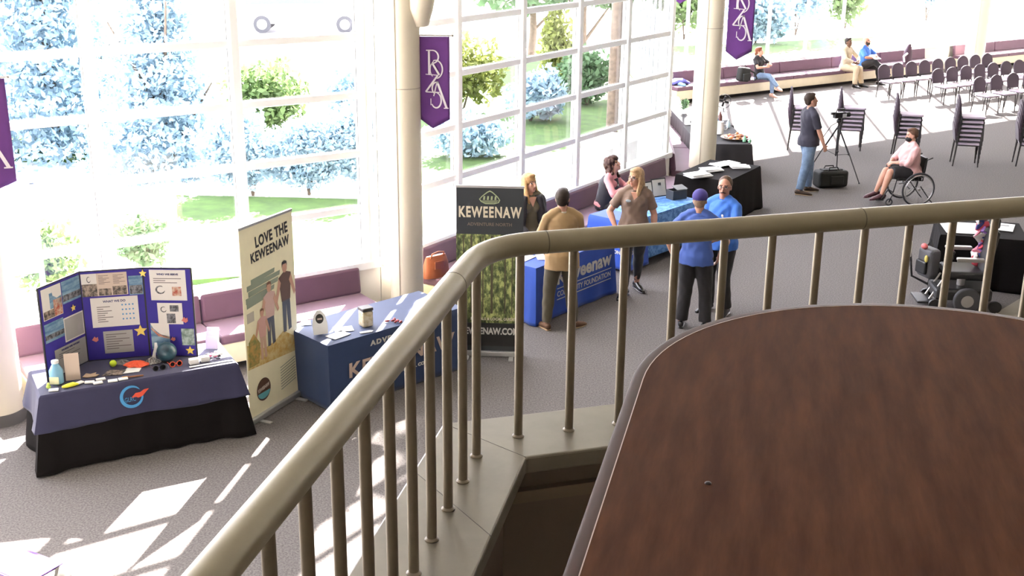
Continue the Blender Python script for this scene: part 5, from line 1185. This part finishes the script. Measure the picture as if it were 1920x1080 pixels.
# blonde woman behind dark banner
tw, J = person((.21, 14.92, 0), -68, 'blonde woman in black cardigan standing behind the dark banner', 1.68, female=True, hair='long', hairc=(.34, .20, .085), head=(22, -4), ankles={-1: (-.1, 0, .085), 1: (.1, 0, .085)},
       wrists={-1: (-.12, .24, .95), 1: (.12, .24, .95)}, top={'m': fabm('olive blouse', (.10, .085, .05)), 'sleeve': .4, 'hem': -.12, 'vneck': 1}, bottom={'m': blk}, shoe=bsh)
cg = MB()
for s in (-1, 1):
    cg.ring([J['C']+J['sx']*s*.10+Vector((0, .03, .03)), J['C']+J['sx']*s*.13+Vector((0, .05, -.18)), J['P']+Vector((s*.15, .05, .1)), J['P']+Vector((s*.17, .05, -.2))], [(.06, .10), (.07, .12), (.06, .13), (.06, .14)], 14, side=(1, 0, 0)); cg.ring([J['Sh'][s], J['E'][s]], [.072, .06], 14, cap='dome'); cg.ring([J['E'][s], J['W'][s]], [.058, .045], 14)
cg.ring([J['C']+Vector((0, -.06, .02)), J['P']+Vector((0, -.07, -.2))], [(.14, .06), (.17, .07)], 16, side=(1, 0, 0)); J['part']('cardigan', cg, fabm('black cardigan knit', (.014, .013, .016)), .01, 4, .003, 22)
# woman in taupe v-neck
tw, J = person((1.60, 15.14, 0), -96, 'blonde woman in taupe v-neck shirt and dark leggings', 1.72, female=True, hair='long', hairc=(.36, .23, .12), head=(-42, 0), glasses_=True, build=1.14,  skinc=(.50, .27, .19), skn='skin rosy',
       wrists={-1: (-.27, .02, .86), 1: (.235, .10, .93)}, elb={-1: (-.6, -1, 0), 1: (1, -.6, 0)}, palm={-1: (1, .2, 0), 1: (-1, 0, .2)}, ankles={-1: (-.07, -.22, .085), 1: (.08, .12, .085)}, toes={-1: (-.5, 1, -.05), 1: (.45, 1, -.05)},
       top={'m': brown_t, 'sleeve': .36, 'hem': -.14, 'vneck': 1, 'wr': .004}, bottom={'m': fabm('charcoal leggings', (.018, .020, .024)), 'g': .006, 'cuff': .038, 'len': .96}, shoe={'m': mat('black loafer', (.012, .012, .012), .25), 'sole': mat('black loafer', (0, 0, 0))})
MB().ell(tuple(J['P']+(J['C']-J['P'])*.80+Vector((.085, .155, 0))), (.035, .006, .018)).build('name_badge', mat('badge pale blue', (.35, .45, .5), .5), tw, smooth=True)
# man in cap, seen from behind
person((2.23, 13.80, 0), 72, 'man in purple cap and blue polo seen from behind with hand on hip', 1.74, hair='short', hairc=(.25, .17, .12), head=(4, -3), cap=mat('purple cap cloth', (.035, .025, .16), .8), build=1.08, lean=(.0, .02),
       wrists={-1: (-.30, .03, .93), 1: (.27, .06, .93)}, elb={-1: (-1, -.5, 0), 1: (1, -.5, 0)}, palm={-1: (1, 0, 0), 1: (-1, 0, 0)}, curl=.35, ankles={-1: (-.14, 0, .085), 1: (.15, .04, .085)},
       top={'m': fabm('slate blue polo knit', (.04, .085, .30)), 'sleeve': .42, 'hem': -.11, 'collar': fabm('slate blue polo knit', (0, 0, 0)), 'wr': .004}, bottom={'m': blk, 'g': .024, 'cuff': .07}, shoe=bsh)
# man with mustache
tm, J = person((2.64, 14.42, 0), -134, 'man with mustache and glasses in bright blue polo facing the man in cap', 1.78, hair='receding', hairc=(.08, .045, .025), head=(22, -6), glasses_=True, beard='mustache', build=1.06, skinc=(.46, .23, .16), skn='skin ruddy', belly=.03,
       wrists={-1: (-.12, .30, 1.05), 1: (.22, .10, .92)}, elb={-1: (-1, -.3, 0), 1: (1, -.6, 0)}, palm={-1: (.3, 0, 1), 1: (-1, 0, 0)}, ankles={-1: (-.13, 0, .085), 1: (.14, 0, .085)},
       top={'m': blue_sh, 'sleeve': .42, 'hem': -.10, 'collar': blue_sh, 'wr': .004}, bottom={'m': blk, 'g': .022, 'cuff': .065}, shoe=bsh)
for x, z in ((-.075, .34), (.07, .33)): MB().ell(tuple(J['P']+Vector((x, .140, z))), (.022, .006, .022)).build('badge', wi, tm, smooth=True)
# curly haired woman on the bench
tc3, J = person((1.42, 17.95, 0), -22, 'curly dark haired woman in pink blouse and black vest seated on the plum bench', 1.66, female=True, hair='curly', hairc=(.055, .025, .018), head=(0, -26), pelvis=(0, 0, .555), lean=(0, .10),
       wrists={-1: (-.06, .36, .86), 1: (.10, .36, .84)}, elb={-1: (-1, -.2, -.6), 1: (1, -.2, -.6)}, palm={-1: (.5, 0, .8), 1: (-.5, 0, .8)}, curl=.9, ankles={-1: (-.12, .44, .085), 1: (.1, .46, .085)},
       top={'m': fabm('pink blouse', (.55, .22, .23)), 'sleeve': .93, 'hem': -.04, 'wr': .003}, bottom={'m': blk}, shoe=bsh, skinc=(.46, .25, .18))
vb = MB(); vb.ring([J['P']+Vector((0, 0, -.06)), J['P']+(J['C']-J['P'])*.35, J['P']+(J['C']-J['P'])*.75, J['C']-J['up']*.01], [(.195, .16), (.175, .145), (.178, .155), (.12, .11)], 22, side=(1, 0, 0)); J['part']('vest', vb, fabm('black vest cloth', (.013, .012, .016)), .01, 4, .002, 22)
MB().box(tuple(J['W'][1].lerp(J['W'][-1], .5)+Vector((0, .09, .03))), (.07, .014, .14), M=Matrix.Rotation(-.9, 3, 'X')).build('phone', inkd, tc3, bevel=.006)
MB().ell(tuple(J['P']+(J['C']-J['P'])*.72+Vector((.06, .16, 0))), (.02, .008, .02)).build('badge', wi, tc3)
# cameraman
person((5.30, 21.10, 0), 14, 'man in dark polo and blue jeans standing beside the tripod, looking right', 1.82, hair='short', hairc=(.035, .022, .015), head=(-8, -10), build=1.08, voxel=.010, lean=(0, -.02), skinc=(.42, .22, .15),
       wrists={-1: (-.25, .16, .92), 1: (.22, .20, .90)}, elb={-1: (-.6, -1, 0), 1: (.6, -1, 0)}, ankles={-1: (-.1, .12, .085), 1: (.12, -.16, .085)}, toes={-1: (-.05, 1, -.05), 1: (.5, 1, -.05)}, knee={-1: (0, 1, 0), 1: (.2, 1, 0)}, belly=.02,
       top={'m': navy_t, 'sleeve': .42, 'hem': -.10, 'collar': navy_t, 'wr': .003}, bottom={'m': jean, 'g': .022, 'cuff': .058}, shoe={'m': mat('brown hiking shoe', (.05, .03, .02), .7), 'sole': mat('sole tan', (0, 0, 0))})
# wheelchair and its user
WX, WY = 6.93, 20.42; wrot = R(188-90)
wc = thing('manual_wheelchair', 'black manual wheelchair occupied by the person in pink shirt', 'wheelchair', (WX, WY, 0), wrot)
wm = mat('black tube', (.014, .014, .015), .4, .3); rim = mat('silver rim', (.35, .34, .33), .3, .7)
for s in (-1, 1):
    Mw = Matrix.Rotation(s*R(3), 3, 'Y') @ Matrix.Rotation(pi/2, 3, 'Y'); c_ = (s*.31, -.06, .31)
    o = MB().torus(c_, .285, .017, Mw, 44, 8).build('wheel', mat('tyre', (0, 0, 0)), wc, smooth=True); MB().torus((s*.345, -.06, .31), .255, .008, Mw, 40, 6).build('push_rim', rim, o, smooth=True); MB().torus(c_, .268, .006, Mw, 40, 6).build('rim', rim, o, smooth=True)
    sp = MB(); sp.cyl((s*.28, -.06, .31), (s*.35, -.06, .31), .022, n=12)
    for k in range(16): a = k*pi/8; sp.cyl((s*.31, -.06+.02*cos(a), .31+.02*sin(a)), (s*.31, -.06+.27*cos(a+.3), .31+.27*sin(a+.3)), .0018, n=5)
    sp.build('spokes', rim, o)
    o = MB().torus((s*.20, .40, .07), .055, .014, Matrix.Rotation(pi/2, 3, 'Y'), 24, 8).build('caster', mat('tyre', (0, 0, 0)), wc, smooth=True); MB().tube([(s*.20, .40, .07), (s*.215, .38, .15), (s*.20, .34, .22)], .010, 8).build('fork', wm, o)
    MB().tube([(s*.20, .34, .24), (s*.20, .30, .46), (s*.20, -.18, .44), (s*.20, -.22, .80), (s*.20, -.32, .84)], .012, 8).build('side_frame', wm, wc, smooth=True); MB().tube([(s*.20, .34, .24), (s*.18, .42, .30), (s*.15, .52, .12)], .011, 8).build('leg_hanger', wm, wc, smooth=True)
    MB().cyl((s*.20, -.06, .31), (s*.29, -.06, .31), .014).build('axle', wm, wc); MB().tube([(s*.20, -.15, .34), (s*.20, -.34, .10), (s*.20, -.40, .04)], .010, 8).build('anti_tip', wm, wc)
MB().box((0, .06, .47), (.40, .44, .05)).build('seat', pk, wc, bevel=.015); MB().box((0, -.20, .66), (.40, .035, .36), M=Matrix.Rotation(.08, 3, 'X')).build('backrest', pk, wc, bevel=.012); MB().box((0, .55, .10), (.32, .14, .018)).build('footplate', pk, wc)
MB().tube([(-.2, .05, .30), (.2, .05, .42)], .01, 8).build('cross_brace', wm, wc); MB().tube([(.2, .05, .30), (-.2, .05, .42)], .01, 8).build('cross_brace', wm, wc)
person((WX, WY, 0), 188, 'seated person in pink shirt, black shorts and black face mask using the wheelchair', 1.66, hair='short', hairc=(.10, .05, .03), head=(-6, 6), mask=1, build=1.22, voxel=.010, pelvis=(0, -.03, .575), lean=(0, .03), belly=.05, skinc=(.52, .27, .20), skn='skin rosy',
       wrists={-1: (-.06, .30, .74), 1: (.06, .32, .73)}, elb={-1: (-1, -.4, -.4), 1: (1, -.4, -.4)}, palm={-1: (.4, 0, -.8), 1: (-.4, 0, -.8)}, curl=1.0, ankles={-1: (-.10, .50, .19), 1: (.10, .52, .19)}, toes={-1: (0, 1, -.12), 1: (0, 1, -.12)},
       top={'m': fabm('pale pink shirt', (.62, .36, .35)), 'sleeve': .80, 'hem': -.06, 'wr': .006}, bottom={'m': blk, 'len': .47, 'g': .03}, shoe={'m': mat('plum shoe', (.08, .03, .04), .5)})
# far bench people
def far_on_bench(s): q = cF+dC*s; return (q.x, q.y, 0)
person((6.72, 32.62, 0), -52, 'red haired woman in black t-shirt and jeans on the far bench', 1.66, female=True, hair='ponytail', hairc=(.16, .045, .015), head=(15, -15), pelvis=(0, -.04, .555), lean=(.03, -.02), voxel=.012, skinc=(.55, .28, .2), skn='skin rosy',
       wrists={-1: (-.08, .22, .85), 1: (.06, .24, .80)}, elb={-1: (-1, -.3, -.3), 1: (1, -.3, -.3)}, curl=.9, ankles={-1: (-.04, .42, .09), 1: (.02, .66, .30)}, toes={-1: (0, 1, -.1), 1: (.3, 1, .0)}, knee={-1: (0, 1, .3), 1: (0, .6, 1)},
       top={'m': blk, 'sleeve': .36, 'hem': -.04}, bottom={'m': jean, 'g': .014, 'cuff': .045}, shoe={'m': mat('pale shoe', (.42, .26, .2), .7)})
person((9.62, 34.66, 0), -50, 'man in pale tan suit seated upright on the far bench', 1.78, hair='short', hairc=(.02, .014, .01), head=(0, -8), pelvis=(0, -.04, .56), lean=(0, .02), voxel=.012, skinc=(.13, .065, .04), skn='skin deep',
       wrists={-1: (-.12, .32, .70), 1: (.12, .32, .70)}, elb={-1: (-1, -.4, 0), 1: (1, -.4, 0)}, ankles={-1: (-.16, .44, .09), 1: (.16, .44, .09)},
       top={'m': fabm('pale tan suit cloth', (.42, .36, .26)), 'sleeve': .95, 'hem': -.08}, jacket=True, bottom={'m': fabm('tan suit trousers', (.45, .36, .24)), 'g': .024, 'cuff': .065}, shoe=bsh)
person((10.25, 35.10, 0), -40, 'bald man in blue shirt with legs crossed on the far bench', 1.76, hair='none', head=(5, -12), beard='full', hairc=(.04, .03, .025), pelvis=(0, -.04, .555), lean=(0, .03), voxel=.012, build=1.15, belly=.04, skinc=(.42, .22, .16), skn='skin ruddy',
       wrists={-1: (-.10, .32, .80), 1: (.10, .32, .78)}, elb={-1: (-1, -.3, -.2), 1: (1, -.3, -.2)}, ankles={-1: (-.10, .46, .09), 1: (.05, .70, .42)}, toes={-1: (0, 1, -.1), 1: (.6, 1, .0)}, knee={-1: (0, 1, .3), 1: (.3, .4, 1)},
       top={'m': blue_sh, 'sleeve': .50, 'hem': -.04, 'collar': blue_sh}, bottom={'m': blk, 'g': .02}, shoe=bsh)
o = MB().box((0, 0, 0), (.22, .3, .012)).build('paper_sheet', whitep, loc=(10.47, 34.85, .80), rz=.4); o.rotation_euler.x = .3; tag(o, 'white papers held by the man in blue shirt on the far bench', 'paper')
